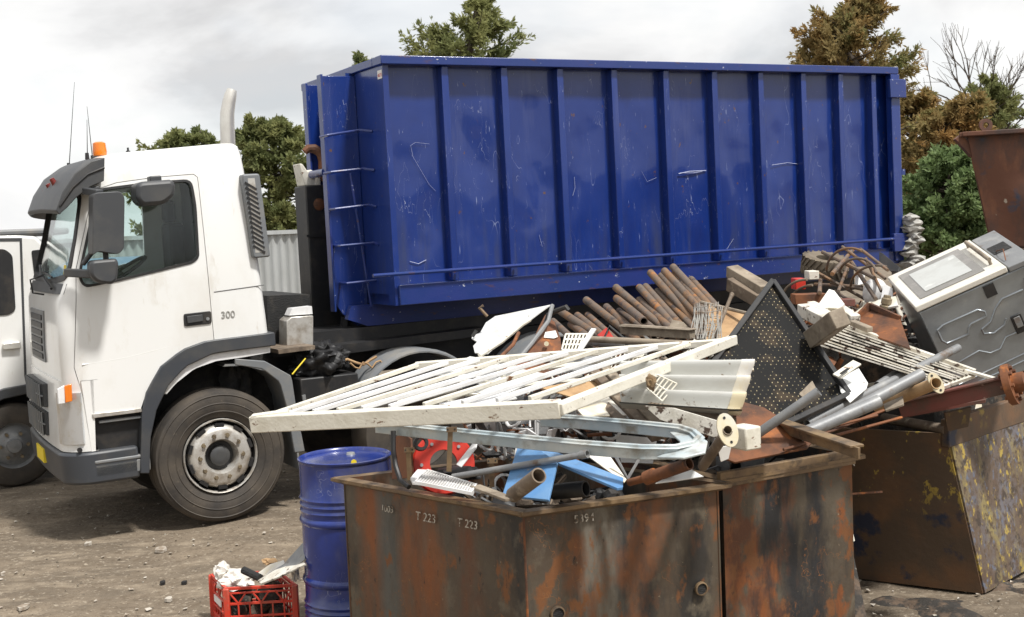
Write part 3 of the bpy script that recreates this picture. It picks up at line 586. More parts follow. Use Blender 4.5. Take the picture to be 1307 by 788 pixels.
# wheel arch trims
outer = [(181, 528), (186, 500), (204, 468), (232, 447), (262, 436.5), (273, 434.5), (349, 425), (352, 436), (350, 449)]
inner = [(330, 447), (270, 457), (240, 468), (215, 490), (200, 520), (192, 555), (190, 585)]
def arch(mb, o_, i_, v0, v1):
    n = 24
    def rs(L_):
        L_ = [V((*p, 0)) for p in L_]; d = [0]
        for a, b_ in zip(L_, L_[1:]): d.append(d[-1]+(b_-a).length)
        r_ = []
        for k in range(n):
            t_ = d[-1]*k/(n-1); j = max(0, min(len(L_)-2, sum(1 for x in d if x <= t_)-1)); f_ = (t_-d[j])/(d[j+1]-d[j]); r_.append(L_[j].lerp(L_[j+1], f_))
        return r_
    A = rs(o_); B = rs(list(reversed(i_)) if False else i_)
    vs = []
    for v_ in (v0, v1):
        for L_ in (A, B):
            for p in L_: a = T.tr(p.x, p.y, 0); vs.append(T.pt(a[0], v_, a[1]))
    fs = []
    for k in range(n-1): fs += [(k, k+1, n+k+1, n+k), (2*n+k, 3*n+k, 3*n+k+1, 2*n+k+1), (k, 2*n+k, 2*n+k+1, k+1), (n+k+1, 3*n+k+1, 3*n+k, n+k)]
    fs += [(0, n, 3*n, 2*n), (n-1, 3*n-1, 4*n-1, 2*n-1)]
    mb.add(vs, fs); return mb
arch(MB(), [(178, 604), (180, 528), (186, 500), (204, 468), (232, 446), (262, 435), (310, 429), (349, 424)], [(190, 604), (191, 560), (199, 523), (214, 492), (236, 468), (272, 451), (310, 446), (351, 441)], -.03, .12).build('wheel_arch_trim', 'trim', truck, bevel=.008)
arch(MB(), [(205, 503), (216, 488), (238, 466), (272, 452), (312, 446), (345, 441)], [(213, 503), (224, 490), (248, 471), (276, 461), (312, 456), (345, 450)], .0, .25).build('arch_liner', 'cleanwhite', truck)
# mudguard behind wheel
m = MB(); pts = [T.tr(x, y, 0) for x, y in [(285, 468), (310, 467), (340, 474), (358, 487), (368, 510), (374, 545), (380, 585), (382, 600)]]
m.ribbon([T.pt(a, .27, c) for a, c in pts], .48, .012, up=T.v) if False else None
vs = []
for a, c in pts: vs += [T.pt(a, .0, c), T.pt(a, .55, c)]
o2 = [T.u*.014+T.w*.014 for _ in vs]
n = len(vs); m.add(vs+[p+q_ for p, q_ in zip(vs, o2)], [(2*i, 2*i+1, 2*i+3, 2*i+2) for i in range(len(pts)-1)]+[(n+2*i+2, n+2*i+3, n+2*i+1, n+2*i) for i in range(len(pts)-1)]+[(2*i, 2*i+2, n+2*i+2, n+2*i) for i in range(len(pts)-1)])
m.build('mudguard', 'grey2', truck)
arch(MB(), [(300, 458), (338, 461), (372, 480), (378, 520), (389, 576)], [(300, 466), (335, 471), (357, 488), (366, 520), (376, 578)], -.005, .03).build('mudguard_lip', 'grey2', truck, bevel=.006)
# wheel arch dark inner & engine block mass
m = MB(); T.box(m, -.55, .62, .42, W0-.42, .55, 1.40); m.blob(T.pt(.25, .36, 1.0), (.12, .1, .25), .4, 4, 2); m.tube(T.pt(.35, .33, .9), T.pt(.35, .33, 1.38), .05); m.build('engine_block', 'blackrough', truck)
# panel seam behind door
m = MB(); a = T.tr(273, 373); b_ = T.tr(337, 364); m.tube(T.pt(a[0], -.0005, a[1]), T.pt(b_[0], -.0005, b_[1]), .0035, 6)
m.build('panel_seam', 'black', cab)
# crease line on door
m = MB(); a = [T.tr(*p) for p in ((105, 466), (160, 457), (216, 443))]; m.path([T.pt(x, .0055, z) for x, z in a], .0065, 8); m.build('door_crease', 'white', door, 80)
# door handle
m = MB(); T.prism(m, rnd([(234, 401), (269, 397), (270, 413), (235, 417)], 3), -.010, .01, 0); dh = m.build('door_handle', 'black', door, bevel=.003)
m = MB(); T.prism(m, [(238, 404), (258, 401.5), (259, 410), (239, 413)], -.022, -.011, -.01); m.build('handle_flap', 'grey', dh, bevel=.003)
m = MB(); a = T.tr(264.5, 407); m.tube(T.pt(a[0], -.018, a[1]), T.pt(a[0], -.01, a[1]), .013); m.build('key_lock', 'steel', dh)
# lettering helper
def text(s, org, ux, uy, size, m_, name, parent, depth=.001):
    cu = bpy.data.curves.new('t', 'FONT'); cu.body = s; cu.size = size; cu.extrude = depth; to = bpy.data.objects.new('t', cu); COL.objects.link(to)
    dg = bpy.context.evaluated_depsgraph_get(); dg.update(); me = bpy.data.meshes.new_from_object(to.evaluated_get(dg)); bpy.data.objects.remove(to)
    ux = V(ux).normalized(); uy = V(uy).normalized(); uz = ux.cross(uy)
    me.transform(Matrix.Translation(org) @ Matrix((ux, uy, uz)).transposed().to_4x4()); me.materials.clear()
    return linkm(name, me, m_, parent, 0)
a = T.tr(282, 406.5); text('300', T.pt(a[0], -.004, a[1]), T.u, T.w, .075, 'darkgrey_text', 'model_number', cab, .002)
# sun visor
rings = []
for k in range(17):
    v_ = -.03+(W0+.06)*k/16; t_ = (v_/W0-.5)*2; bb = .02*(1-t_*t_); e_ = 1-abs(t_)**8*.25
    prof = [(-.68, 2.84), (-.78, 2.815), (-.90, 2.73), (-.995, 2.60), (-1.05, 2.47), (-1.03, 2.44), (-.97, 2.49), (-.90, 2.56), (-.80, 2.63), (-.70, 2.67)]
    cut = .16*max(0, t_)**3*(1 if True else 0); rings.append([T.pt(a-bb*(1 if a < -.8 else .5)+.03*(1-e_)+cut*max(0, min(1, (-.72-a)/.3)), v_, c+.03*(1-t_*t_)) for a, c in prof])
MB().loft(rings).build('sun_visor', 'grey', truck, bevel=.006)
m = MB(); m.path([T.pt(-.68, -.032, 2.765), T.pt(-.80, -.032, 2.72), T.pt(-.91, -.032, 2.63), T.pt(-1.01, -.032, 2.50)], .009, 6); m.build('visor_seam', 'black', truck)
for v_, px_, py_ in ((.45, 68, 229), (.62, 63, 236), (.80, 58.5, 243)):
    a = T.tr(px_, py_+3, v_); m = MB(); m.lathe([(0, .03), (.018, .026), (.024, -.03)], T.pt(a[0], v_, a[1]), T.w-T.u*.5, 12); m.build('marker_light', 'redlens', truck)
# beacon, aerials
bx, bz = T.tr(128, 203, .35)
m = MB(); m.lathe([(.0, .0), (.065, 0), (.065, .02), (.05, .03), (0, .03)], T.pt(bx, .35, 2.845), T.w, 20); bs = m.build('beacon_base', 'black', truck)
m = MB(); m.lathe([(.048, .03), (.052, .06), (.046, .125), (.03, .135), (0, .136)], T.pt(bx, .35, 2.845), T.w, 20); m.build('beacon', 'orange', truck)
for x0, x1, y1, v_ in ((110, 113, 137, .45), (112, 117, 137, .7), (91, 94, 105, 1.6)):
    pass
for (x0, y0), (x1, y1), v_ in (((111.5, 203), (111, 153), .5), ((118, 200), (111, 136), .8), ((88, 215), (95, 105), 1.7)):
    a = T.tr(x0, y0, v_); b_ = T.tr(x1, y1, v_); m = MB(); m.tube(T.pt(a[0], v_, min(a[1], 2.86)), T.pt(b_[0], v_, b_[1]), .004, 6, r2=.0015); m.lathe([(0, .05), (.014, .05), (.018, 0)], T.pt(a[0], v_, min(a[1], 2.86)), T.w, 8); m.build('aerial', 'black', truck)
m = MB(); a = T.tr(164, 199, .6); m.tube(T.pt(a[0], .6, 2.86), T.pt(a[0], .6, 2.95), .008, 6); m.blob(T.pt(a[0], .6, 2.9), (.02, .02, .03), .2); m.build('roof_fitting', 'black', truck)
# exhaust
v_ = 1.75; pts = [T.tr(x, y, v_) for x, y in ((292, 240), (291, 185), (290, 160), (290, 145), (292, 132), (294, 122), (296, 115))]
m = MB(); m.path([T.pt(a+0*i, v_, c) for i, (a, c) in enumerate(pts)], .075, 20, rs=[.066, .066, .066, .064, .060, .056, .045]); m.build('exhaust_stack', 'chrome', truck)
# air intake behind cab
m = MB(); T.prism(m, rnd([(306.5, 223), (329, 222), (343, 328), (321, 330)], 4), -.05, .22, 0); ai = m.build('air_intake', 'grey2', truck, bevel=.012)
m = MB()
for k in range(15):
    y0 = 233+k*6.2; x0 = 311+(y0-223)*.135; a = T.tr(x0, y0+0, -.05); b_ = T.tr(x0+15, y0+9-8*0, -.05)
    if y0 > 318: continue
    m.bar(T.pt(a[0], -.053, a[1]), T.pt(b_[0], -.053, b_[1]), .008, .016, up=T.w)
m.build('intake_slot', 'black', ai)
m = MB(); T.prism(m, [(316, 228), (325, 227.5), (336.5, 322), (326, 323)], -.0515, -.049, -.05); m.build('intake_mesh', 'silver', ai)
# mirrors
def mirror(pix, v0, v1, name='mirror_housing', mt='grey', bev=.03):
    m = MB(); T.prism(m, pix, v0, v1, (v0+v1)/2); return m.build(name, mt, truck, bevel=bev)
mm = mirror(rnd([(116, 247), (150, 245), (156, 252), (155, 318), (148, 325), (122, 321), (115, 327)], 6, 4), -.30, -.12); mm.name = 'mirror'
mirror(rnd([(113, 333), (146, 330), (149, 336), (147, 358), (140, 363), (122, 361), (113, 352)], 6, 4), -.29, -.13)
mirror(rnd([(170, 237), (176, 233), (215, 230), (220, 236), (219, 251), (205, 262), (178, 264), (170, 255)], 6, 4), -.24, -.02)
m = MB(); T.prism(m, rnd([(187, 226), (202, 225), (203, 234), (188, 235)], 2), -.10, .0, 0); m.build('mirror_bracket', 'grey', truck, bevel=.008)
m = MB()
a = T.tr(118, 247, -.2); b_ = T.tr(98, 246, 0)
m.bar(T.pt(a[0]+.05, -.2, a[1]), T.pt(-.84, .04, T.tr(100, 243, 0)[1]), .06, .05); m.bar(T.pt(-.84, .03, T.tr(100, 243)[1]), T.pt(-.72, .0, T.tr(135, 240)[1]), .05, .03)
m.build('mirror_arm', 'grey', truck, bevel=.008); m = MB(); a = T.tr(120, 350, -.2); m.bar(T.pt(a[0], -.2, a[1]), T.pt(-1.0, .02, T.tr(88, 348)[1]), .05, .06)
a = T.tr(113, 333, -.2); b_ = T.tr(105, 338, -.1); m.tube(T.pt(a[0]+.08, -.2, a[1]+.12), T.pt(b_[0], -.12, b_[1]), .018)
a = T.tr(135, 328, -.2); m.tube(T.pt(a[0], -.2, a[1]+.05), T.pt(a[0], -.2, a[1]-.06), .02)
m.build('mirror_arm', 'grey', truck, bevel=.008)
# wipers and lower screen trim
m = MB(); fpanel(m, .10, W0-.10, 1.86, 1.935, .012, .03); m.build('scuttle_panel', 'grey', truck)
m = MB(); m.path([T.pt(fr_u(.3, 1.9)-.04, .35, 1.9), T.pt(fr_u(.9, 2.0)-.05, .9, 1.99), T.pt(fr_u(1.3, 2.1)-.03, 1.3, 2.06)], .01, 6); m.path([T.pt(fr_u(.9, 2.0)-.03, .5, 1.98), T.pt(fr_u(1.3, 2.1)-.02, 1.35, 2.02)], .008, 6); m.build('wiper', 'black', truck)
m = MB(); m.path([T.pt(fr_u(.5, 1.7)-.01, .6, 1.85), T.pt(fr_u(.5, 1.7)-.09, .6, 1.87), T.pt(fr_u(.5, 1.7)-.10, .6, 1.97), T.pt(fr_u(.5, 1.7)-.0, .6, 2.0)], .008, 6); m.build('front_grab_rail', 'black', truck)
# window sticker
m = MB(); m.prism([T.pt(fr_u(.30, 2.02)-.003+.02, .26, 1.99), T.pt(fr_u(.30, 2.02)+.017, .36, 1.99), T.pt(fr_u(.3, 2.07)+.012, .36, 2.07), T.pt(fr_u(.3, 2.07)+.012, .26, 2.07)], T.u*.002); m.build('windscreen_sticker', 'yellow', truck)
# wheels
def wheel(c, parent=None, small=1.0):
    """c: centre at outer face; axis along -v (to camera)"""
    ax = -T.v; root = bpy.data.objects.new('wheel', None); COL.objects.link(root); WL[root.name] = V(c); root.parent = truck; root.location = V(c)-WL['hooklift_truck']
    s = small; m = MB()
    m.lathe([(.285*s, -.27), (.40*s, -.30), (.49*s, -.29), (.517*s, -.25), (.52*s, -.15), (.517*s, -.045), (.50*s, -.012), (.47*s, -.0), (.40*s, .004), (.345*s, -.006), (.300*s, -.03), (.285*s, -.06)], c, ax, 64)
    m.lathe([(.405*s, .003), (.412*s, .008), (.418*s, .003)], c, ax, 64)
    m.lathe([(.470*s, -.001), (.477*s, .005), (.484*s, -.002)], c, ax, 64)
    m.lathe([(.345*s, -.006), (.35*s, .0), (.356*s, -.003)], c, ax, 64)
    for r_, k_ in ((.5205, -.10), (.5205, -.15), (.5205, -.20)): m.lathe([(r_*s, k_), (.512*s, k_+.006), (r_*s, k_+.012)], c, ax, 64)
    m.build('tyre', 'rubber', root)
    m = MB(); m.lathe([(.292*s, -.03), (.287*s, -.025), (.275*s, -.03), (.265*s, -.06), (.255*s, -.13), (.22*s, -.16), (.22*s, -.2), (.02, -.2)], c, ax, 48); m.build('wheel_rim', 'black', root)
    m = MB(); m.lathe([(.293*s, -.026), (.287*s, -.012), (.277*s, -.022), (.272*s, -.04)], c, ax, 48); m.build('rim_lip', 'silver', root)
    m = MB(); m.lathe([(.250*s, -.10), (.246*s, -.04), (.225*s, -.012), (.20*s, .0), (.135*s, .002), (.12*s, -.03), (.115*s, -.09)], c, ax, 48); hb = m.build('hub_cover', 'silver', root)
    x, y = perp(ax)
    m = MB(); m.lathe([(.115*s, -.09), (.08*s, -.09), (.078*s, -.04), (.065*s, -.03), (.03*s, -.028), (0, -.028)], c, ax, 32); m.build('hub_cap', 'grey', root)
    for k in range(10):
        a = 2*math.pi*k/10; p = c+(x*math.cos(a)+y*math.sin(a))*.165*s
        m = MB(); m.tube(p+ax*.001, p+ax*-.004, .021, 14); m.tube(p+ax*.0, p+ax*.018, .014, 6); m.build('wheel_nut', 'brass', root)
    for k in range(10):
        a = 2*math.pi*(k+.5)/10; q_ = x*math.cos(a)+y*math.sin(a); e_ = ax.cross(q_); m = MB(); m.bar(c+q_*.232*s-ax*.03, c+q_*.256*s-ax*.03, .07, .045, ax); m.build('rim_hand_hole', 'black', root)
    return root
wc = T.pt(.022, 0, .522); wheel(wc)
# far front wheel and second axle wheel partly seen behind
def roughwheel(c):
    m = MB(); m.lathe([(.29, 0), (.40, .01), (.49, 0), (.52, -.05), (.52, -.26), (.49, -.3), (.3, -.3)], c, -T.v, 40); m.lathe([(0, -.10), (.2, -.12), (.28, -.04), (.295, -.02)], c, -T.v, 32)
    return m.build('wheel', 'rubber', truck)
roughwheel(T.pt(.02, W0-.32, .50)); 
for uu in (1.72, 3.08, 4.44):
    roughwheel(T.pt(uu, .02, .47)); roughwheel(T.pt(uu, 1.86, .47))
# rear mudguards: ribbed half-round
for uu in (1.72, 3.08, 4.44):
    m = MB(); n = 20; vs = []
    prof = [(.0, 0), (.05, .02), (.06, .0), (.16, .02), (.17, .0), (.27, .02), (.28, .0), (.38, .02), (.40, .0)]
    for r_ in (0, -.012):
        for k in range(n+1):
            a = math.pi*(.03+.94*k/n)
            for pv, pr in prof: vs.append(T.pt(uu-(.60+pr+r_)*math.cos(a), pv-.06, .565+(.60+pr+r_)*math.sin(a)))
    q_ = len(prof); tot = q_*(n+1); fs = []
    for k in range(n):
        for j in range(q_-1):
            i = k*q_+j; fs += [(i, i+1, i+q_+1, i+q_), (tot+i+q_, tot+i+q_+1, tot+i+1, tot+i)]
        i = k*q_; fs += [(i, i+q_, tot+i+q_, tot+i), (i+q_-1+q_, i+q_-1, tot+i+q_-1, tot+i+q_-1+q_)]
    m.add(vs, fs).build('rear_mudguard', 'grey2', truck)
# chassis
m = MB(); T.box(m, .3, 7.1, .62, .74, .95, 1.22); T.box(m, .3, 7.1, 1.44, 1.56, .95, 1.22)
for k in range(8): T.box(m, .8+k*.85, .92+k*.85, .74, 1.44, 1.0, 1.15)
m.build('chassis_rail', 'black', truck)
m = MB(); T.box(m, 1.0, 7.2, .50, 1.68, 1.225, 1.36); T.box(m, 2.6, 6.9, .45, 1.8, 1.15, 1.22); m.build('tipping_frame', 'black', truck)
m = MB(); T.prism(m, [(343, 378), (398, 376), (400, 440), (345, 444)], .55, 1.6, .5); m.build('headboard', 'blackrough', truck)
m = MB(); T.prism(m, [(350, 447), (440, 440), (620, 418), (620, 428), (440, 452), (350, 456)], .3, .5, .3); m.build('side_rail', 'black', truck)
m = MB(); T.prism(m, [(355, 446.5), (402, 441), (402, 446), (356, 452)], .05, .5, .05); m.build('deck_plank', 'brownwood', truck)
m = MB(); T.prism(m, [(366, 410), (372, 405), (400, 403), (400, 441), (366, 445)], .30, .50, .3); tb = m.build('toolbox', 'silver', truck, bevel=.006)
m = MB(); T.prism(m, [(369, 403), (373, 394), (398, 391), (399, 401)], .34, .46, .34); m.build('toolbox_lid', 'cleanwhite', tb)
m = MB(); T.prism(m, [(383, 484), (457, 476), (460, 505), (459, 512), (386, 520)], .02, .5, .02); bb = m.build('battery_box', 'black', truck, bevel=.012)
m = MB(); T.prism(m, [(386, 505), (390, 504), (391, 512), (387, 513)], 0, .02, .0); m.build('latch', 'steel', bb)
m = MB(); m.lathe([(0, .0), (.27, 0), (.3, -.03), (.3, -1.0), (.27, -1.03), (0, -1.03)], T.pt(1.95, .35, .62), -T.u, 32); m.build('air_tank', 'pipe', truck)
# hooklift mast and hook
m = MB(); T.prism(m, [(389.5, 237), (424, 236), (447, 436), (402, 440)], 1.05, 1.35, 1.05); mast = m.build('hooklift_mast', 'black', truck, bevel=.012)
m = MB(); T.prism(m, [(391.5, 300), (430, 299), (430, 302), (392, 303)], 1.03, 1.05, 1.03); m.build('mast_joint', 'black', mast)
m = MB(); a = T.tr(408.5, 261, 1.03); m.lathe([(0, .02), (.03, .02), (.05, .01), (.055, 0)], T.pt(a[0], 1.05, a[1]), -T.v, 16); m.build('mast_bolt', 'rust', mast)
m = MB(); T.prism(m, [(385, 208), (389, 209), (395, 218), (399, 216), (411, 222), (413, 237), (391, 237)], 1.10, 1.30, 1.05); m.build('hook_block', 'offwhite', mast, bevel=.01)
pts = [T.tr(x, y, 1.2) for x, y in ((413, 232), (414, 218), (413, 205), (409, 195), (401, 190), (393, 190), (389, 194))]
m = MB(); m.path([T.pt(a, 1.2, c) for a, c in pts], .04, 10, rs=[.06, .055, .05, .047, .043, .038, .03]); m.build('hook', 'rust', mast)
m = MB(); pts = [T.tr(x, y, .8) for x, y in ((400, 470), (425, 440), (440, 420), (442, 405))]; m.path([T.pt(a, .8, c) for a, c in pts], .05, 8); m.build('hydraulic_hose', 'fabric', truck)
m = MB(); m.path([T.pt(.9+.5*t_/8, .1+.02*math.sin(t_*2), 1.12-.03*math.sin(t_*1.3)) for t_ in range(9)], .011, 8); m.path([T.pt(1.15+.3*t_/8, .06, 1.09+.03*math.cos(t_*1.9)) for t_ in range(9)], .008, 6)
m.build('tangled_strap', 'cardboard', truck)
# black tarpaulin bundle on the battery box
m = MB(); c = T.pt(.92, .22, 1.13); c = T.pt(*(lambda a: (a[0], .2, a[1]))(T.tr(408, 462, .2)))
m.blob(c, (.20, .19, .13), .55, 2.2, 5, 4); m.blob(c+V((.05, .0, .03)), (.15, .15, .11), .6, 2.9, 9, 4); m.blob(c+V((-.14, -.02, -.06)), (.11, .12, .055), .5, 2.5, 3, 4)
to = m.build('tarpaulin_bundle', 'fabric', None, 80); tag(to, 'crumpled black tarpaulin bundle lying on the battery box behind the cab', 'tarpaulin')
m = MB(); a = T.tr(373, 478, .0); b_ = T.tr(391, 458, .0); m.tube(T.pt(a[0], .0, a[1]), T.pt(b_[0], .02, b_[1]), .006, 6); m.build('tie_cord', 'yellow', to)

# ================================================================= BLUE CONTAINER
Bf = Fr(gnd(286, 668), vp=(3460, 141))
CU0, CU1, CW0, CW1, CVW = 1.555, 7.36, 1.57, 3.60, 1.85
cont = thing('hooklift_container', 'long dark blue ribbed steel container carried on the white truck', 'container', Bf.pt((CU0+CU1)/2, .9, CW0))
def cb(a0, a1, b0, b1, c0, c1, m=None): m = m or MB(); Bf.box(m, a0, a1, b0, b1, c0, c1); return m
ribs = [2.12, 2.69, 3.255, 3.83, 4.41, 4.98, 5.55, 6.10, 6.60, 7.06]
# near wall bays, each plate slightly dished
prev = CU0
m = MB()
for r_ in ribs+[CU1]:
    nx_, nz_ = 14, 28; a0, a1 = prev, r_; vs = []
    for j in range(nz_+1):
        for i in range(nx_+1):
            x = a0+(a1-a0)*i/nx_; z = 1.74+(3.56-1.74)*j/nz_; s = math.sin(math.pi*i/nx_)*math.sin(math.pi*j/nz_)
            d = .105+s*(.012+.022*noise.noise(V((x*2.2, z*2.2, 0)))+.006*noise.noise(V((x*7, z*7, 0)))); vs.append(Bf.pt(x, d, z))
    m.add(vs, [(j*(nx_+1)+i, j*(nx_+1)+i+1, (j+1)*(nx_+1)+i+1, (j+1)*(nx_+1)+i) for j in range(nz_) for i in range(nx_)]); prev = r_
m.build('side_panel', 'blue', cont, 60, fix=False)
cb(CU0+.02, CU1-.02, CVW-.05, CVW, CW0, CW1-.02).build('side_panel', 'blue', cont)
m = cb(CU0, CU1, .152, CVW-.052, CW0+.01, CW0+.09); m.build('floor', 'bluerail', cont)
for r_ in ribs:
    m = MB(); x = r_
    m.prism([Bf.pt(x-.036, .14, 1.742), Bf.pt(x-.032, .015, 1.742), Bf.pt(x+.032, .015, 1.742), Bf.pt(x+.036, .14, 1.742)], Bf.w*(3.545-1.742)); m.build('rib', 'blue', cont, bevel=.006)
cb(CU0-.03, CU1+.01, -.03, .16, 3.548, 3.62).build('top_rail', 'bluerail', cont, bevel=.006)
cb(CU0-.03, CU0+.05, .162, CVW-.0, 3.55, 3.615).build('top_rail', 'bluerail', cont, bevel=.006)
cb(CU0-.03, CU1, CVW+.002, CVW+.06, 3.55, 3.618).build('top_rail', 'bluerail', cont, bevel=.006)
cb(CU0+.03, CU1, -.01, .15, 1.57, 1.738).build('bottom_rail', 'bluerail', cont, bevel=.006)
m = MB(); a = Bf.tr(470, 365, -.06); m.tube(Bf.pt(CU0-.22, -.06, 1.835), Bf.pt(CU1-.02, -.06, 1.835), .016, 10)
for r_ in ribs: m.tube(Bf.pt(r_, -.06, 1.835), Bf.pt(r_, -.01, 1.835), .012, 6)
m.build('guard_bar', 'bluerail', cont)
# front end wall, wide band and posts
cb(CU0, CU0+.05, .02, CVW-.052, CW0, 3.548).build('end_wall', 'blue', cont)
for v_, ua in ((.62, 1.25), (1.25, 1.34)):
    m = MB(); Bf.prismuw(m, [(ua, 3.53), (CU0-.003, 3.53), (CU0-.003, 1.40), (ua+.2, 1.38), (ua+.06, 1.50), (ua, 1.60)], v_, v_+.03)
    m.build('end_post', 'blue', cont, bevel=.003)
    m = MB(); Bf.box(m, ua-.02, ua, v_-.035, v_+.065, 1.52, 3.54); m.build('post_flange', 'bluerail', cont, bevel=.004)
for k in range(4): cb(1.48, CU0-.004, .652, 1.248, 1.7+k*.6, 1.76+k*.6).build('cross_bar', 'bluerail', cont)
# long rails below
for v_ in (.52, 1.28):
    m = MB(); Bf.prismuw(m, [(1.32, 1.45), (1.36, 1.565), (7.2, 1.565), (7.2, 1.38), (1.5, 1.38)], v_, v_+.08); m.build('runner_rail', 'bluerail', cont)
# ladder
lad = MB(); ends = [((418, 173), (456, 167)), ((423, 220), (461, 216)), ((428.5, 267), (468, 262)), ((435, 314), (475, 310)), ((443, 362), (483, 357))]
for k, (p, q_) in enumerate(ends):
    m = MB(); a = Bf.tr(*p, .45); b_ = Bf.tr(*q_, .45); m.path([Bf.pt(a[0], .62, a[1]), Bf.pt(a[0], .45, a[1]), Bf.pt(b_[0], .40, b_[1]), Bf.pt(CU0, .30, b_[1]-.02)], .012, 8); m.build('ladder_rung', 'bluerail', cont)
m = MB(); a = Bf.tr(447, 221, .46); b_ = Bf.tr(474, 392, .46); m.path([Bf.pt(a[0], .46, a[1]), Bf.pt(b_[0], .46, b_[1]), Bf.pt(b_[0]+.05, .6, b_[1])], .010, 8); m.build('ladder_rod', 'bluerail', cont)
m = MB(); m.tube(Bf.pt(1.25, .66, 2.72), Bf.pt(1.30, 1.25, 2.72), .035, 12); m.build('lifting_bar', 'bluerail', cont)
# sticker on the corner
m = MB(); p0 = Bf.tr(476, 92, 0); m.prism([Bf.pt(CU0-.004, .03, 3.44), Bf.pt(CU0-.004, .12, 3.44), Bf.pt(CU0-.004, .12, 3.51), Bf.pt(CU0-.004, .03, 3.51)], Bf.u*.003); st_ = m.build('number_sticker', 'label', cont)
text('4073', Bf.pt(CU0-.0045, .115, 3.455), -Bf.v, Bf.w, .042, 'redtext', 'sticker_number', st_, .0008)
# tail end
cb(CU1-.02, CU1+.02, .0, CVW, CW0, CW1-.05).build('tail_door', 'blue', cont)
cb(CU1-.10, CU1+.022, -.03, .05, 1.60, 3.545).build('tail_post', 'blue', cont, bevel=.006)
for z in (1.70, 3.30):
    m = cb(CU1-.16, CU1+.07, -.075, -.032, z, z+.19); hp = m.build('hinge_plate', 'bluerail', cont, bevel=.006)
m = cb(CU1+.023, CU1+.07, -.03, .03, 2.5, 2.56); m.build('hinge_lug', 'bluerail', cont)
# scratched white marks on the paint
def scratch(pix, r_=.0022):
    q_ = [Bf.tr(x, y, .10) for x, y in pix]
    m = MB(); m.path([Bf.pt(a, .0995, c) for a, c in q_], r_*.7, 5); return m
K['scr'] = mat('scratched_paint', (.42, .45, .62), .6)
for s_, r_ in (([(866, 222), (880, 219), (901, 218)], .006), ([(868, 221), (885, 221), (896, 219)], .004), ([(985, 211), (1005, 208), (1022, 210)], .004), ([(819, 219), (826, 232), (838, 227)], .0016),
          ([(548, 184), (530, 182), (524, 186), (527, 200), (548, 236), (556, 244)], .0016), ([(523, 334), (534, 337), (544, 332)], .004), ([(733, 226), (734, 240), (731, 250)], .0025), ([(688, 300), (692, 315)], .002), ([(936, 305), (928, 318), (918, 324)], .002)):
    scratch(s_, r_).build('paint_scratch', 'scr', cont)

# ================================================================= LEFT TRUCK
L = Fr(gnd(22, 622), u=Bf.u.xy.normalized().to_3d())
lt_ = thing('parked_truck', 'smaller white truck parked behind, cut off by the left edge', 'truck', L.O)
def LP(pix, v0, v1, name, mt, bev=0, ref=None, parent=lt_):
    m = MB(); L.prism(m, pix, v0, v1, v0 if ref is None else ref); return m.build(name, mt, parent, bevel=bev)
body = [(-110, 300), (20, 299), (46, 301), (56, 312), (62, 400), (66, 485), (40, 487), (30, 500), (-30, 505), (-60, 520), (-150, 530), (-160, 420), (-135, 340)]
lc = LP(body, 0, 1.7, 'cab', 'white', .03)
LP(rnd([(-95, 322), (6, 318), (16, 326), (20, 396), (12, 402), (-100, 412)], 5), -.008, .01, 'side_window', 'black', 0)
LP(rnd([(40, 320), (60, 318), (62, 350), (44, 352)], 3), -.008, .01, 'rear_window', 'black', 0)
LP([(-130, 306), (28, 304), (34, 480), (36, 490), (33, 490), (31, 480), (25, 308), (-130, 310)], -.004, .01, 'door_seam', 'grey')
LP(rnd([(3, 439), (26, 436), (27, 445), (4, 447)], 2), -.04, -.002, 'door_handle', 'chrome', .006)
arc = [(-60, 560), (-50, 530), (-25, 508), (5, 496), (40, 490), (70, 486), (75, 500), (40, 502), (5, 510), (-20, 522), (-38, 545), (-45, 565)]
LP(arc, -.03, .3, 'wheel_arch', 'grey', .01)
m = MB(); L.box(m, -1.2, 3.5, .25, 1.5, .35, .95); m.build('chassis', 'blackrough', lt_)
m = MB(); L.box(m, -1.2, .60, .0, 1.68, 2.30, 2.36); m.build('roof_cap', 'grey2', lt_, bevel=.02)
c = L.pt(0, .0, .385); m = MB(); m.lathe([(.21, 0), (.30, .01), (.36, -.005), (.385, -.04), (.385, -.18), (.36, -.2), (.2, -.2)], c, -L.v, 48); m.build('tyre', 'rubber', lt_)
m = MB(); m.lathe([(.215, -.01), (.20, -.03), (.19, -.06), (.12, -.03), (.09, .0), (.07, .01), (.06, .04), (0, .045)], c, -L.v, 36); rm = m.build('wheel_rim', 'pipe', lt_)
x, y = perp(-L.v)
for k in range(6):
    a = 2*math.pi*k/6; p = c+(x*math.cos(a)+y*math.sin(a))*.12; m = MB(); m.tube(p-L.v*-.03, p-L.v*.02, .016, 6); m.build('wheel_nut', 'brass', rm)

# ================================================================= BACKGROUND
def corrugated(mb, a, b_, h, amp=.02, pitch=.08, z0=0):
    a, b_ = V(a), V(b_); L_ = (b_-a).length; n = int(L_/pitch*4); d = (b_-a)/n; nn = V((-d.y, d.x, 0)).normalized(); vs = []
    for k in range(n+1):
        p = a+d*k+nn*amp*math.sin(k*math.pi/2+.3); vs += [p+V((0, 0, z0)), p+V((0, 0, z0+h))]
    return mb.add(vs, [(2*k, 2*k+2, 2*k+3, 2*k+1) for k in range(n)])
m = MB(); corrugated(m, (-9, 19.5, 0), (-3.0, 21.5, 0), 2.25, .03, .14)
fe = thing('corrugated_fence', 'pale corrugated iron fence behind the truck cab', 'fence', V((-6, 20.5, 0)))
m.build('iron_sheet', 'corr', fe, 80, fix=False)
m = MB(); m.bar((-9, 19.5, 2.27), (-3, 21.5, 2.27), .12, .07); m.build('capping', 'corr', fe)
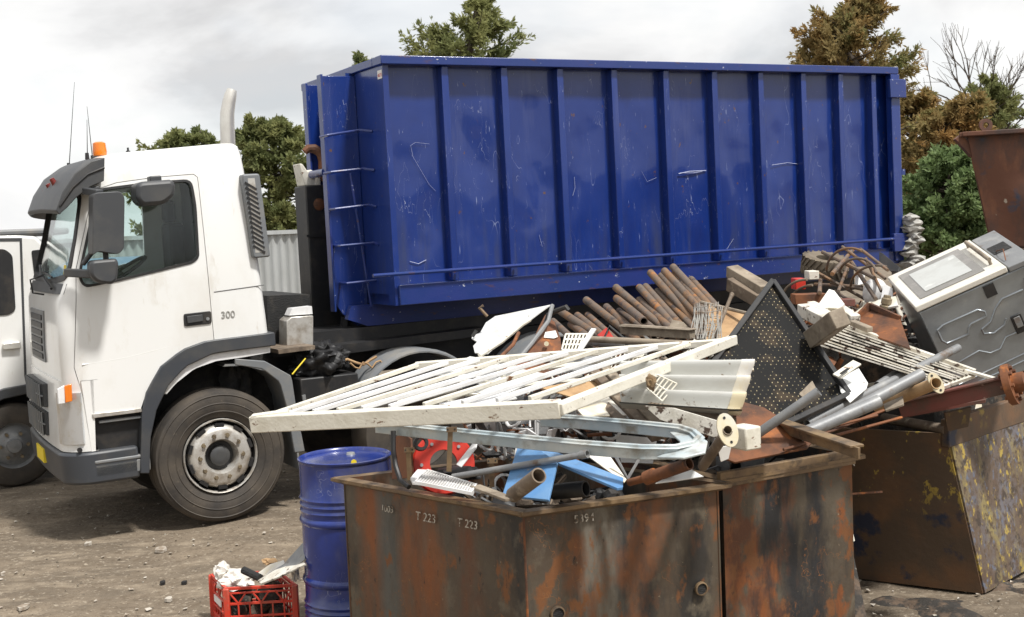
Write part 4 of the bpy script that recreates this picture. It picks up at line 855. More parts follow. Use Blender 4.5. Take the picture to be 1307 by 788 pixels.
sh = thing('blue_roofed_shed', 'low shed with faded blue roof seen through the cab window', 'shed', V((-5.5, 17, 0)))
m = MB(); m.hexa([V(p) for p in ((-6.6, 16.6, 0), (-4.9, 16.9, 0), (-4.9, 19, 0), (-6.6, 18.7, 0), (-6.6, 16.6, 1.5), (-4.9, 16.9, 1.5), (-4.9, 19, 1.7), (-6.6, 18.7, 1.7))]); m.build('wall', 'corr', sh)
m = MB(); m.hexa([V(p) for p in ((-6.8, 16.2, 1.45), (-4.8, 16.5, 1.45), (-4.8, 19, 1.93), (-6.8, 18.8, 1.93), (-6.8, 16.2, 1.5), (-4.8, 16.5, 1.5), (-4.8, 19, 1.98), (-6.8, 18.8, 1.98))]); m.build('roof', 'roofblue', sh)
m = MB()
for k in range(9):
    for j in range(2): m.hexa([V((-4.55+j*.24+.01*(k % 2), 14.6, k*.21)), V((-4.33+j*.24, 14.6, k*.21)), V((-4.33+j*.24, 15.0, k*.21)), V((-4.55+j*.24, 15, k*.21)), V((-4.55+j*.24, 14.6, k*.21+.19)), V((-4.33+j*.24, 14.6, k*.21+.19)), V((-4.33+j*.24, 15, k*.21+.19)), V((-4.55+j*.24, 15, k*.21+.19))])
tag(m.build('brick_stack', 'brick'), 'stack of pale brown bricks seen through the cab window', 'bricks')

def rv(s=1): return V((random.gauss(0, s), random.gauss(0, s), random.gauss(0, s)))
def tree(name, label, cat, base, th, blobs, nl, leaf, lm, group=None, limbs=8, drop=0, trunk_r=.18):
    base = V(base); root = thing(name, label, cat, base, group)
    top = V((base.x, base.y, base.z+th)); m = MB(); pts = [base+(top-base)*k/8+V((.12*math.sin(k*1.3), .1*math.cos(k), 0)) for k in range(9)]
    m.path(pts, 1, 8, rs=[trunk_r*(1-.1*k) for k in range(9)])
    cl = []
    for bl in blobs:
        c = V(bl[0]); rx, ry, rz = bl[1]; k = bl[2]
        for i in range(int(k*2.6)):
            while True:
                d = V((random.uniform(-1, 1), random.uniform(-1, 1), random.uniform(-1, 1)))
                if d.length < 1: break
            d = d.normalized()*(d.length**.5); cl.append((c+V((d.x*rx, d.y*ry, d.z*rz)), min(rx, rz)*random.uniform(.10, .30)))
    for c, s in random.sample(cl, min(limbs, len(cl))):
        p0 = pts[random.randint(3, 7)]; mid = p0.lerp(c, .5)+V((0, 0, -.15)); m.path([p0, mid, c], 1, 5, rs=[trunk_r*.4, trunk_r*.25, trunk_r*.08])
    m.build('trunk', 'bark', root, 60)
    f_ = MB(); per = int(nl*.62)//max(1, len(cl))
    for c, s in cl:
        for i in range(per):
            o_ = rv(.85); o_ = o_ if o_.length < 3.2 else o_*.5; p = c+V((o_.x*s, o_.y*s, o_.z*s*.75)); d = (rv(1)+o_*.25+V((0, 0, drop))).normalized(); x, y = perp(d); a = random.random()*6.28; sd_ = x*math.cos(a)+y*math.sin(a)
            l = leaf*random.uniform(.6, 1.4); wv = l*.2
            f_.v += [p-sd_*wv, p+d*l*.5-sd_*wv*.5+x*wv*.3, p+d*l, p+sd_*wv]; n = len(f_.v); f_.f.append((n-4, n-3, n-2, n-1))
    f_.build('crown', lm, root, 0, fix=False); return root
def bp(x, y, Y): r_ = ray(x, y); return C0+r_*(Y/r_.y)
def bl(x, y, Y, wpx, hpx, k): s = Y/FPX; return (bp(x, y, Y), (wpx*s, wpx*s*.8, hpx*s), k)
def ftree(name, label, cat, Y, rows, nl_, lm, ntw=12, nn_=13, leaf=.2, wid=.035, up=.35, droop=0, trunk_r=.16, group=None, flat=1.0):
    """rows: (y px, centre x px, half width px) from the top of the crown down; limbs carry twigs, twigs carry needle sprays"""
    sc_ = Y/FPX; xb = bp(rows[-1][1], rows[-1][0], Y).x; root = thing(name, label, cat, V((xb, Y, 0)), group)
    zs = [(bp(x, y, Y), hw*sc_) for y, x, hw in rows]; m = MB(); tp = [V((xb, Y, 0))]+[V((c.x, Y, c.z)) for c, hw in reversed(zs)]
    tp[-1].z -= .1
    m.path(tp, 1, 7, rs=[trunk_r*(1-.85*k/(len(tp)-1)) for k in range(len(tp))]); f_ = MB()
    tot = sum(hw for c, hw in zs)
    for q_ in range(nl_):
        t_ = random.random()*(len(zs)-1); k = int(t_); fr = t_-k; c = zs[k][0].lerp(zs[k+1][0], fr); hw = zs[k][1]*(1-fr)+zs[k+1][1]*fr
        if random.random() > .25+hw/max(h for _, h in zs): continue
        az_ = random.random()*6.283; rr_ = hw*random.uniform(.45, 1.12); end = V((c.x+math.cos(az_)*rr_, Y+math.sin(az_)*rr_, c.z+random.gauss(0, .12*hw)))
        st0 = V((c.x, Y, c.z-up*rr_)); mid = st0.lerp(end, .5)+V((0, 0, -.05*rr_)); m.path([st0, mid, end], 1, 4, rs=[trunk_r*.22, trunk_r*.13, trunk_r*.04])
        for w2 in range(ntw):
            u_t = random.uniform(.3, 1.0)**.8; p0 = (st0.lerp(mid, u_t*2) if u_t < .5 else mid.lerp(end, u_t*2-1)); d = (end-st0).normalized()+rv(.55)+V((0, 0, droop)); d.z *= flat; d.normalize(); tl = hw*random.uniform(.10, .30)*(1.25-u_t*.5)
            for n2 in range(nn_):
                a_ = random.random(); p = p0+d*tl*a_+rv(.018*tl+.02); dd = (d+rv(.55)+V((0, 0, droop*.6))).normalized(); x, y = perp(dd); an = random.random()*6.28; sd_ = (x*math.cos(an)+y*math.sin(an))*wid*random.uniform(.6, 1.3); l = leaf*random.uniform(.6, 1.3)
                f_.v += [p-sd_*.4, p+dd*l*.5-sd_, p+dd*l, p+dd*l*.5+sd_]; n = len(f_.v); f_.f.append((n-4, n-3, n-2, n-1))
    m.build('trunk', 'bark', root, 60); f_.build('crown', lm, root, 0, fix=False); return root
ftree('gum_tree', 'olive green tree behind the cab roof, low crown left of the exhaust', 'tree', 42, [(166, 256, 8), (176, 246, 26), (186, 226, 46), (200, 232, 60), (230, 240, 70), (270, 245, 76), (300, 250, 60)], 105, 'leafA', 15, 17, .20, .045)
ftree('gum_tree', 'broad dense olive tree between the exhaust and the blue container', 'tree', 39, [(156, 346, 12), (166, 345, 34), (180, 348, 52), (205, 350, 66), (240, 352, 70), (280, 352, 70), (310, 352, 60)], 150, 'leafA', 16, 17, .19, .045)
ftree('pine_tree', 'wispy pointed pine crown rising above the middle of the blue container', 'tree', 34, [(-12, 612, 8), (5, 612, 26), (24, 604, 46), (42, 596, 66), (58, 600, 76), (75, 600, 78), (110, 600, 80)], 95, 'leafA', 13, 13, .17, .028, up=.5)
ftree('gum_sapling', 'small sprig of foliage above the front corner of the blue container', 'tree', 34, [(67, 462, 4), (76, 464, 10), (95, 468, 22), (130, 468, 30)], 26, 'leafA', 9, 10, .16, .03, trunk_r=.06)
ftree('casuarina_tree', 'tall reddish brown casuarina above the right end of the container', 'tree', 27, [(-8, 1108, 10), (8, 1104, 26), (24, 1082, 48), (40, 1070, 66), (58, 1072, 78), (80, 1090, 74), (110, 1106, 66), (150, 1120, 62), (200, 1132, 62), (260, 1145, 54)], 210, 'leafB', 13, 15, .13, .022, droop=-.15)
ftree('casuarina_tree', 'rusty olive casuarina filling in just behind the tail of the container', 'tree', 28, [(118, 1160, 20), (135, 1165, 34), (160, 1166, 46), (200, 1168, 54), (250, 1168, 56), (300, 1168, 50)], 150, 'leafB', 14, 16, .13, .022, droop=-.15)
ftree('conifer_tree', 'dark drooping conifer foliage right of the blue container above the green bush', 'tree', 24, [(118, 1240, 14), (135, 1228, 32), (155, 1205, 50), (180, 1200, 56), (210, 1200, 62), (250, 1205, 62), (290, 1205, 60)], 120, 'leafB', 14, 16, .12, .022, droop=-.25)
ftree('gum_tree', 'grey green loose crown behind the bare tree at the far right', 'tree', 30, [(98, 1262, 8), (112, 1260, 26), (130, 1265, 40), (160, 1270, 46), (200, 1270, 50)], 60, 'leafA', 10, 12, .14, .026)
ftree('green_bush', 'bright green leafy bush between the container and the red brown skip', 'bush', 17, [(190, 1232, 16), (205, 1222, 42), (225, 1212, 56), (250, 1212, 62), (280, 1212, 66), (320, 1212, 66)], 190, 'leafC', 15, 15, .075, .022, trunk_r=.08)
# trees added out of view behind the camera to darken the container's reflection
m = MB()
for k in range(26):
    x_ = -40+k*4.2; hh = 2.2+random.uniform(.6, 2.4); m.blob(V((x_, -24+random.uniform(-2, 2), hh*.5)), (3.0, 2.2, hh*.62), .35, 2, k, 3)
tag(m.build('reflection_trees', 'leafA', None, 0), 'row of trees added out of view behind the camera to darken the container reflection', None, None, 'stuff')
# bare tree
rt = thing('bare_tree', 'leafless grey tree with thin twigs at the upper right', 'tree', (bp(1262, 160, 30).x, 30, 0)); m = MB()
def br(p, d, l, r_, k):
    q_ = p+d*l; m.path([p, p.lerp(q_, .5)+rv(l*.03), q_], 1, 5, rs=[r_, r_*.8, r_*.6])
    if k:
        for i in range(3 if k > 1 else 4): br(p.lerp(q_, random.uniform(.5, 1)), (d+rv(.42)+V((0, 0, .15))).normalized(), l*random.uniform(.55, .8), r_*.5, k-1)
st = random.getstate(); random.seed(5)
br(V((bp(1262, 160, 30).x, 30, 0)), V((-.02, 0, 1)), 3.4, .07, 0)
for x_, l_ in ((-.5, 1.5), (-.15, 1.55), (.12, 1.4), (.4, 1.25), (0, 1.1), (.55, 1.1), (-.3, 1.6)): br(V((bp(1262, 160, 30).x, 30, 3.3)), V((x_, 0, 1)).normalized(), l_, .05, 3)
random.setstate(st); m.build('branches', 'bark', rt, 60)
# crushed white pillar behind the container tail
m = MB(); st = random.getstate(); random.seed(3)
for k in range(9):
    x_ = random.uniform(1158, 1172); y_ = 278+k*7.5; c = bp(x_, y_, 12.8); m.blob(c, (.08+.02*(k % 3), .08, .045), .6, 2.5, k, 2)
m.tube(bp(1165, 280, 12.8)*1, V((bp(1165, 330, 12.8).x, bp(1165, 330, 12.8).y, 0)), .05)
random.setstate(st); tag(m.build('crushed_post', 'crushed', None, 30), 'crumpled whitish post of packed plastic behind the tail of the blue container', 'post')

# ================================================================= SKIPS (front two, right yellow one, upper red brown one)
def skip(name, label, corners, h, m_, lip=.06, taper=0, base=0, flange=.046):
    """corners: 4 ground points (near, right, back, left) at rim height h; taper pulls the bottom in"""
    c = sum(corners, V())/4; root = thing(name, label, 'skip bin', V((c.x, c.y, base)))
    top = [V((p.x, p.y, h)) for p in corners]; bot = [V((c.x+(p.x-c.x)*(1-taper), c.y+(p.y-c.y)*(1-taper), base)) for p in corners]
    for k in range(4):
        a, b_, a2, b2 = top[k], top[(k+1) % 4], bot[k], bot[(k+1) % 4]
        n = (b_-a).cross(a2-a).normalized(); n = n if n.dot(c-a) > 0 else -n
        # subdivided, slightly bulged plate
        nx_, nz_ = 16, 8; vs = []
        for j in range(nz_+1):
            for i in range(nx_+1):
                p = (a.lerp(b_, i/nx_)).lerp(a2.lerp(b2, i/nx_), j/nz_)
                s = math.sin(math.pi*i/nx_)*math.sin(math.pi*j/nz_); vs.append(p+n*(s*.02*(noise.noise(p*2.1)+.15*noise.noise(p*7))))
        vs += [p+n*.012 for p in vs]; q_ = (nx_+1)*(nz_+1); fs = []
        for j in range(nz_):
            for i in range(nx_):
                p = j*(nx_+1)+i; fs += [(p, p+1, p+nx_+2, p+nx_+1), (q_+p+nx_+1, q_+p+nx_+2, q_+p+1, q_+p)]
        MB().add(vs, fs).build('side_plate', 'skipL' if (m_ == 'skip' and k == 3) else m_, root, 50)
        # rim: outward flange with sloping underside
        o_ = -n; o_.z = 0; o_.normalize(); d = (b_-a).normalized()
        a_, bb_ = a-d*flange*.9, b_+d*flange*.9
        m = MB(); m.add([a+n*.012, b_+n*.012, bb_+o_*flange, a_+o_*flange, a+V((0, 0, -.012)), b_+V((0, 0, -.012)), bb_+o_*flange+V((0, 0, -.016)), a_+o_*flange+V((0, 0, -.016)), a+V((0, 0, -.035))+o_*.004, b_+V((0, 0, -.035))+o_*.004],
                        [(0, 1, 2, 3), (3, 2, 6, 7), (7, 6, 9, 8), (0, 3, 7, 8, 4), (1, 5, 9, 6, 2), (0, 4, 5, 1), (4, 8, 9, 5)])
        m.v = [p+V((0, 0, .003*(k % 2))) for p in m.v]
        m.build('rim', 'rim', root, 20)
    m = MB(); m.prism([p+(c-p)*.02+V((0, 0, .0 if False else 0)) for p in [V((q_.x, q_.y, base+.03)) for q_ in bot]], V((0, 0, .03))); m.build('floor', 'skipin', root)
    return root, top
zA = 1.0
n_, r_, l_ = gnd(668, 651, zA), gnd(917, 617, zA), gnd(438, 610, zA); bk = r_+l_-n_
sA, tA = skip('skip_bin', 'nearest rusty brown skip bin with chalk marks and its corner to the front', [n_, r_, bk, l_], zA, 'skip')
zB = .985
rb = gnd(1087, 581, zB); lb = gnd(922, 610, zB); dB = (rb-lb); back = V((-dB.y, dB.x, 0)).normalized()*1.25
sB, tB = skip('skip_bin', 'rusty skip bin with black and orange stains, behind the nearest skip', [lb, rb, rb+back, lb+back], zB, 'skipB', flange=.05)
# angle band on the rim of the second skip
dBn = dB.normalized(); m = MB(); m.bar(lb-dBn*.03+V((0, -.035, .0)), rb+V((0, -.035, .0)), .03, .075); m.build('rim_angle', 'rim', sB, bevel=.004)
# chalk marks and drain holes
def onplane(a, b_, x, y, off=.004):
    d = (b_-a); n = V((d.y, -d.x, 0)).normalized(); n = n if n.y < 0 else -n; r__ = ray(x, y); t_ = (a+n*(.008)-C0).dot(n)/r__.dot(n); return C0+r__*t_+n*off, d.normalized(), n
for s_, x, y, sz in (('T 223', 531, 663, .058), ('T 223', 584, 671, .055), ('1003', 487, 652, .045)):
    p, d, n = onplane(l_, n_, x, y); text(s_, p, d, V((0, 0, 1))+d*.12, sz, 'chalk', 'chalk_mark', sA, .0006)
p, d, n = onplane(n_, r_, 732, 668); text('5394', p, d, V((0, 0, 1)), .05, 'chalk', 'chalk_mark', sA, .0005)
for x, y, rr_ in ((894, 751, .032), (711, 783, .034)):
    p, d, n = onplane(n_, r_, x, y); m = MB(); m.lathe([(rr_*.80, .0), (rr_*.80, .012), (rr_*.98, .010), (rr_, -.002)], p, n, 24); dr = m.build('drain_ring', 'rim', sA)
    m = MB(); m.tube(p+n*.001, p+n*.006, rr_*.81, 24); m.build('drain_hole', 'blackrough', dr)
# vertical welded edge on corner
m = MB(); m.tube(n_+V((0, -.004, -.02)), V((n_.x, n_.y-.004, 0)), .006, 6); m.build('corner_weld', 'rust', sA)

# right yellow/blue skip with splayed ends
cb0 = gnd(1255, 757); ct = P(1208, 553, 7.45); lf0 = gnd(1090, 737); rt0 = gnd(1400, 690)
dl = (lf0-cb0).normalized(); dr_ = V((-dl.y, dl.x, 0)); dr_ = dr_ if dr_.x > 0 else -dr_
drp = (gnd(1307, 728)-cb0).normalized()
lt0 = P(1095, 545, 7.9)
root = thing('skip_bin', 'big skip bin with flaking yellow and blue paint at the right', 'skip bin', V((3.2, 7.6, 0)))
H_ = ct.z
A0 = cb0; A1 = ct; B0 = cb0+dl*1.7; B1 = V((ct.x, ct.y, H_))+ (B0-A0)*1.12+V((0, 0, 0)); C_0 = cb0+drp*2.3; C1 = V((ct.x, ct.y, H_))+drp*2.6; D0 = B0+drp*2.3; D1 = B1+drp*2.6
def quadplate(a, b_, c, d, th, mt, name, parent, seed=0, amp=.02):
    n = (b_-a).cross(d-a).normalized(); nx_ = 16; vs = []
    for j in range(nx_+1):
        for i in range(nx_+1):
            p = a.lerp(b_, i/nx_).lerp(d.lerp(c, i/nx_), j/nx_); s = math.sin(math.pi*i/nx_)*math.sin(math.pi*j/nx_); vs.append(p+n*s*amp*noise.noise(p*2.5+V((seed, 0, 0))))
    vs += [p+n*th for p in vs]; q_ = (nx_+1)**2; fs = []
    for j in range(nx_):
        for i in range(nx_):
            p = j*(nx_+1)+i; fs += [(p, p+1, p+nx_+2, p+nx_+1), (q_+p+nx_+1, q_+p+nx_+2, q_+p+1, q_+p)]
    for i in range(nx_):
        p = i; q2 = nx_*(nx_+1)+i; e1 = i*(nx_+1); e2 = e1+nx_
        fs += [(p+1, p, q_+p, q_+p+1), (q2, q2+1, q_+q2+1, q_+q2), (e1, e1+nx_+1, q_+e1+nx_+1, q_+e1), (e2+nx_+1, e2, q_+e2, q_+e2+nx_+1)]
    return MB().add(vs, fs).build(name, mt, parent, 50)
quadplate(B0, A0, A1, B1, .012, 'darkskip', 'end_plate', root, 1)
quadplate(A0, C_0, C1, A1, .012, 'yellowskip', 'side_plate', root, 2, .03)
quadplate(C_0, D0, D1, C1, .012, 'darkskip', 'end_plate', root, 3); quadplate(D0, B0, B1, D1, .012, 'darkskip', 'side_plate', root, 4)
m = MB(); m.prism([A0+V((0, 0, .02)), C_0+V((0, 0, .02)), D0+V((0, 0, .02)), B0+V((0, 0, .02))], V((0, 0, .02))); m.build('floor', 'skipin', root)
m = MB(); m.bar(A1-drp*.02, C1, .05, .16); m.build('rim', 'darkskip', root, bevel=.006)
m = MB(); m.tube(P(1128, 534, 7.9), ct+V((0, 0, .02)), .032, 12); m.build('rim', 'brownwood', root)
m = MB(); facet(m, [(1206, 528), (1240, 520), (1236, 545), (1210, 551)], [(1206, 528, 7.4), (1240, 520, 7.4), (1210, 551, 7.42)], .02); m.build('corner_gusset', 'darkskip', root)
# upper red-brown skip, standing on another
rsk = thing('skip_bin', 'tall red brown rusty skip with a lifting eye at the right edge', 'skip bin', bp(1330, 400, 9.6)*1)
a1, a0 = bp(1235, 172, 9.3), bp(1266, 312, 9.3); h0 = a0.z
b1, b0 = bp(1380, 163, 9.0), bp(1380, 320, 9.0)
rd_ = (V((a1.x, a1.y, 0))).normalized()*2.2+V((.12, 0, 0)); bk1, bk0 = a1+rd_, a0+rd_*.95; bb1, bb0 = b1+rd_, b0+rd_
quadplate(a0, b0, b1, a1, .012, 'redrust', 'side_plate', rsk, 5, .06); quadplate(bk0, a0, a1, bk1, .012, 'redrust', 'end_plate', rsk, 6, .05); quadplate(b0, bb0, bb1, b1, .012, 'redrust', 'end_plate', rsk, 7); quadplate(bb0, bk0, bk1, bb1, .012, 'redrust', 'side_plate', rsk, 8)
m = MB(); m.bar(a1+V((-.05, -.03, 0)), b1+V((0, -.03, 0)), .10, .035); m.bar(a1+V((-.03, -.02, 0)), bk1+V((-.03, 0, 0)), .08, .035); m.build('rim', 'redrust', rsk, bevel=.006)
m = MB(); c = bp(1258, 160, 9.3); m.lathe([(.022+.0, -.01), (.05, -.01), (.05, .01), (.022, .01)], c, (0, -1, 0), 20, True); m.build('lifting_eye', 'redrust', rsk)
m = MB(); m.prism([a1+V((-.05, 0, 0)), a1+V((-.09, 0, -.03)), a1+V((.03, 0, -.17)), a1+V((.05, 0, -.1))], V((0, .06, 0))); m.build('corner_hook', 'redrust', rsk)
quadplate(a0, b0, bb0, bk0, .012, 'redrust', 'floor', rsk, 9)
lsk = thing('skip_bin', 'lower brown skip half hidden behind the oven, under the red brown skip', 'skip bin', V((4.1, 9.9, 0)))
p0, p1, p2, p3 = a0+V((-.1, -.05, -.01)), b0+V((.1, -.05, -.01)), bb0+V((.1, .1, -.01)), bk0+V((-.1, .1, -.01))
f0, f1, f2, f3 = [V((p.x+s, p.y+t_, 0)) for p, s, t_ in ((p0, .25, .1), (p1, -.2, .1), (p2, -.2, -.1), (p3, .25, -.1))]
quadplate(f0, f1, p1, p0, .012, 'darkskip', 'side_plate', lsk, 1); quadplate(f3, f0, p0, p3, .012, 'darkskip', 'end_plate', lsk, 2); quadplate(f1, f2, p2, p1, .012, 'darkskip', 'end_plate', lsk, 3); quadplate(f2, f3, p3, p2, .012, 'darkskip', 'side_plate', lsk, 4)

# ================================================================= DRUM
D0_ = gnd(437, 808); dc = V((D0_.x, D0_.y, 0)); zt = .955; rad = .25
q0 = bp(380, 590, dc.y-.05); q1 = bp(497, 590, dc.y-.05); rad = (q1.x-q0.x)/2*1.0; dc.x = (q0.x+q1.x)/2
rr = (bp(437, 581, dc.y)); zt = rr.z
dr_o = thing('oil_drum', 'blue steel drum standing beside the nearest skip', 'drum', V((dc.x, dc.y, 0)))
def hoop(z, a=.012): return [(rad, z-.022), (rad+a*.6, z-.014), (rad+a, z), (rad+a*.6, z+.014), (rad, z+.022)]
prof = [(rad*.97, 0), (rad+.004, .004), (rad, .02)]
for k in range(5): z = .08+k*.032; prof += [(rad, z-.014), (rad+.009, z), (rad, z+.014)]
z1, z2 = zt*.335, zt*.665
prof += hoop(z1); 
prof += hoop(z2)
for k in range(3): z = z2+.055+k*.034; prof += [(rad, z-.014), (rad+.007, z), (rad, z+.014)]
prof += [(rad, zt-.02), (rad+.006, zt-.014), (rad+.007, zt-.003), (rad, zt), (rad-.008, zt-.006), (rad-.012, zt-.02), (rad*.5, zt-.016), (0, zt-.015)]
MB().lathe(prof, dc, (0, 0, 1), 56).build('drum_body', 'drum', dr_o, 40)
m = MB(); m.lathe([(0, .012), (.022, .012), (.026, 0)], dc+V((.02, .10, zt-.017)), (0, 0, 1), 16); m.build('bung_cap', 'steel', dr_o)
p = bp(451, 591, dc.y-rad-.004); a_ = math.asin(min(.9, (p.x-dc.x)/rad)); pp = dc+V((math.sin(a_)*rad, -math.cos(a_)*rad, p.z)); nn = V((math.sin(a_), -math.cos(a_), 0))
m = MB(); m.tube(pp, pp+nn*.003, .015, 16); m.build('sticker', 'yellow', dr_o)

# ================================================================= RED CRATE with rubbish
ccr = gnd(292, 818); near = V((ccr.x+.0, ccr.y, 0)); X_ = V((1, .05, 0)).normalized(); Y_ = V((-.52, 1, 0)).normalized()
near = V((bp(289, 760, 6.68).x, 6.68, 0)); zc = bp(291, 750, 6.68).z
CWd = (378-291)/FPX*6.8; CD = .33
cr_o = thing('milk_crate', 'red plastic milk crate full of rubbish beside the blue drum', 'crate', near+X_*CWd/2+Y_*CD/2)
def cpt(a, b_, z): return near+X_*a+Y_*b_+V((0, 0, z))
def cpbar(m, p, q_, t_=.012, up=(0, 0, 1)): m.bar(p, q_, t_, t_, up)
m = MB(); cs = [(0, 0), (CWd, 0), (CWd, CD), (0, CD)]
for k in range(4):
    a, b_ = cs[k], cs[(k+1) % 4]
    for z, t_, h in ((zc-.008, .016, .016), (zc-.035, .010, .010), (zc*.62, .010, .014), (zc*.33, .01, .012), (.02, .012, .04)):
        m.bar(cpt(*a, z), cpt(*b_, z), t_, h)
    P0, P1 = cpt(*a, 0), cpt(*b_, 0)
    nseg = 6
    for i in range(1, nseg):
        q_ = P0.lerp(P1, i/nseg); m.bar(q_+V((0, 0, .02)), q_+V((0, 0, zc*.62)), .009, .009, up=(P1-P0))
    for i in range(3):  # V trusses
        s0, s1 = P0.lerp(P1, (i+.12)/3), P0.lerp(P1, (i+.5)/3); s2 = P0.lerp(P1, (i+.88)/3)
        m.bar(s0+V((0, 0, zc-.03)), s1+V((0, 0, zc*.62)), .010, .009, up=(P1-P0)); m.bar(s2+V((0, 0, zc-.03)), s1+V((0, 0, zc*.62)), .010, .009, up=(P1-P0))
m.build('crate_lattice', 'redcrate', cr_o, bevel=.002)
for a, b_ in cs:
    m = MB(); m.bar(cpt(a, b_, 0), cpt(a, b_, zc-.004), .036, .036, up=X_); m.build('corner_post', 'redcrate', cr_o, bevel=.008)
m = MB(); m.hexa([cpt(.01, .01, .01), cpt(CWd-.01, .01, .01), cpt(CWd-.01, CD-.01, .01), cpt(.01, CD-.01, .01), cpt(.01, .01, .02), cpt(CWd-.01, .01, .02), cpt(CWd-.01, CD-.01, .02), cpt(.01, CD-.01, .02)]); m.build('base', 'redcrate', cr_o)
m = MB(); m.prism([cpt(-.012, .10, zc*.45), cpt(-.012, .25, zc*.45), cpt(-.012, .25, zc*.6), cpt(-.012, .10, zc*.6)], -X_*-.006); m.build('name_tag', 'label', cr_o)
m = MB()
for k in range(16): m.blob(cpt(random.uniform(.06, CWd-.06), random.uniform(.06, CD-.06), random.uniform(.05, zc-.06)), (.05, .05, .05), .6, 3, k, 2)
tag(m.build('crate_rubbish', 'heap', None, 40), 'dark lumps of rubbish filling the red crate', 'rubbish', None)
m = MB(); m.blob(cpt(.10, .16, zc+.0), (.10, .10, .055), .4, 2.2, 2, 4); m.blob(cpt(.03, .19, zc+.045), (.045, .05, .05), .5, 2.4, 6, 3); tag(m.build('plastic_bag', 'paper', None, 50), 'crumpled whitish plastic bag on top of the red crate', 'bag')
def slab(pix, Y, th, name, mt, lab, cat, group=None):
    m = MB(); facet(m, pix, Y, th); return tag(m.build(name, mt, bevel=.0015), lab, cat, group)
slab([(333, 738), (362, 720), (388, 691), (389, 714), (372, 726), (345, 739)], [(333, 738, 7.3), (388, 691, 7.2), (372, 726, 7.1)], .006, 'sheet_offcut', 'pipe', 'bent dark grey sheet leaning out of the red crate', 'offcut')
slab([(328, 741), (352, 727), (386, 716), (390, 720), (356, 736), (333, 745)], [(328, 741, 7.2), (386, 716, 7.1), (356, 736, 7.05)], .01, 'sheet_offcut', 'whitechip', 'pale edged strip lying across the top of the red crate', 'offcut')
slab([(325, 734), (345, 720), (362, 715), (364, 722), (340, 735)], [(325, 734, 7.5), (362, 715, 7.45), (340, 735, 7.35)], .01, 'wrapper', 'cream', 'cream crumpled wrapper at the back of the red crate', 'rubbish')
m = MB(); m.tube(P(311, 728, 7.3), P(332, 738, 7.2), .022, 10); tag(m.build('pipe_elbow', 'blackrough'), 'short black elbow beside the white bag in the red crate', 'pipe')
m = MB(); m.blob(P(345, 717, 7.6), (.04, .03, .018), .6, 3, 1, 2); tag(m.build('paper_wad', 'cardboard'), 'tan paper wad behind the grey sheet in the red crate', 'rubbish')
m = MB(); m.blob(P(377, 733, 7.2), (.02, .02, .04), .8, 3, 4, 3); tag(m.build('white_rag', 'paper'), 'white rag hanging over the right end of the red crate', 'rubbish')

exec_heap = True
# ================================================================= SCRAP HEAP
def hz(x, y):
    # heap profile measured at depth: low at the near side and left, high in the middle right
    s = lambda a, b_, t_: max(0, min(1, (t_-a)/(b_-a)))
    h = 1.05*s(-.55, .15, x)*s(6.0, 6.7, y)*(1-.8*s(8.3, 9.4, y))
    h += .09*s(.2, .8, x)*s(6.3, 6.9, y)*(1-s(8.3, 9.2, y)); h += .28*s(.6, 2.2, x)*s(6.3, 7.3, y)*(1-s(8.6, 9.4, y))
    h *= (1-.9*s(3.3, 4.2, x))
    if x > 1.5 and y < 7.5+max(0, x-2.6): h *= max(0, 1-((7.5+max(0, x-2.6))-y)/.12)*1.0 if x > 1.75 else 1
    return max(0, h+.10*noise.noise(V((x*2.2, y*2.2, 0)))+.05*noise.noise(V((x*6, y*6, 3))))*1
m = MB(); nx_, ny_ = 110, 90
X0, X1, Y0, Y1 = -.75, 3.9, 5.95, 9.5
m.v = [V((X0+(X1-X0)*i/nx_, Y0+(Y1-Y0)*j/ny_, hz(X0+(X1-X0)*i/nx_, Y0+(Y1-Y0)*j/ny_)-.03)) for j in range(ny_+1) for i in range(nx_+1)]
def inbins(p):
    return False
m.f = [(j*(nx_+1)+i, j*(nx_+1)+i+1, (j+1)*(nx_+1)+i+1, (j+1)*(nx_+1)+i) for j in range(ny_) for i in range(nx_)]
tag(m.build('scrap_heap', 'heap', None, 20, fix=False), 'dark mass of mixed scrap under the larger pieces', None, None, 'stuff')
# fill inside the two front skips
m = MB()
def lerp4(q_, a, b_): return q_[0].lerp(q_[1], a).lerp(q_[3].lerp(q_[2], a), b_)
for tp, zb in ((tA, .80), (tB, .90)):
    n = 30; o_ = len(m.v)
    for j in range(n+1):
        for i in range(n+1):
            p = lerp4(tp, .02+.96*i/n, .02+.96*j/n); h = zb+.06*noise.noise(p*5)+.04*noise.noise(p*13); m.v.append(V((p.x, p.y, h)))
    m.f += [(o_+j*(n+1)+i, o_+j*(n+1)+i+1, o_+(j+1)*(n+1)+i+1, o_+(j+1)*(n+1)+i) for j in range(n) for i in range(n)]
tag(m.build('skip_contents', 'heap', None, 20, fix=False), 'dark broken scrap filling the two front skips', None, None, 'stuff')
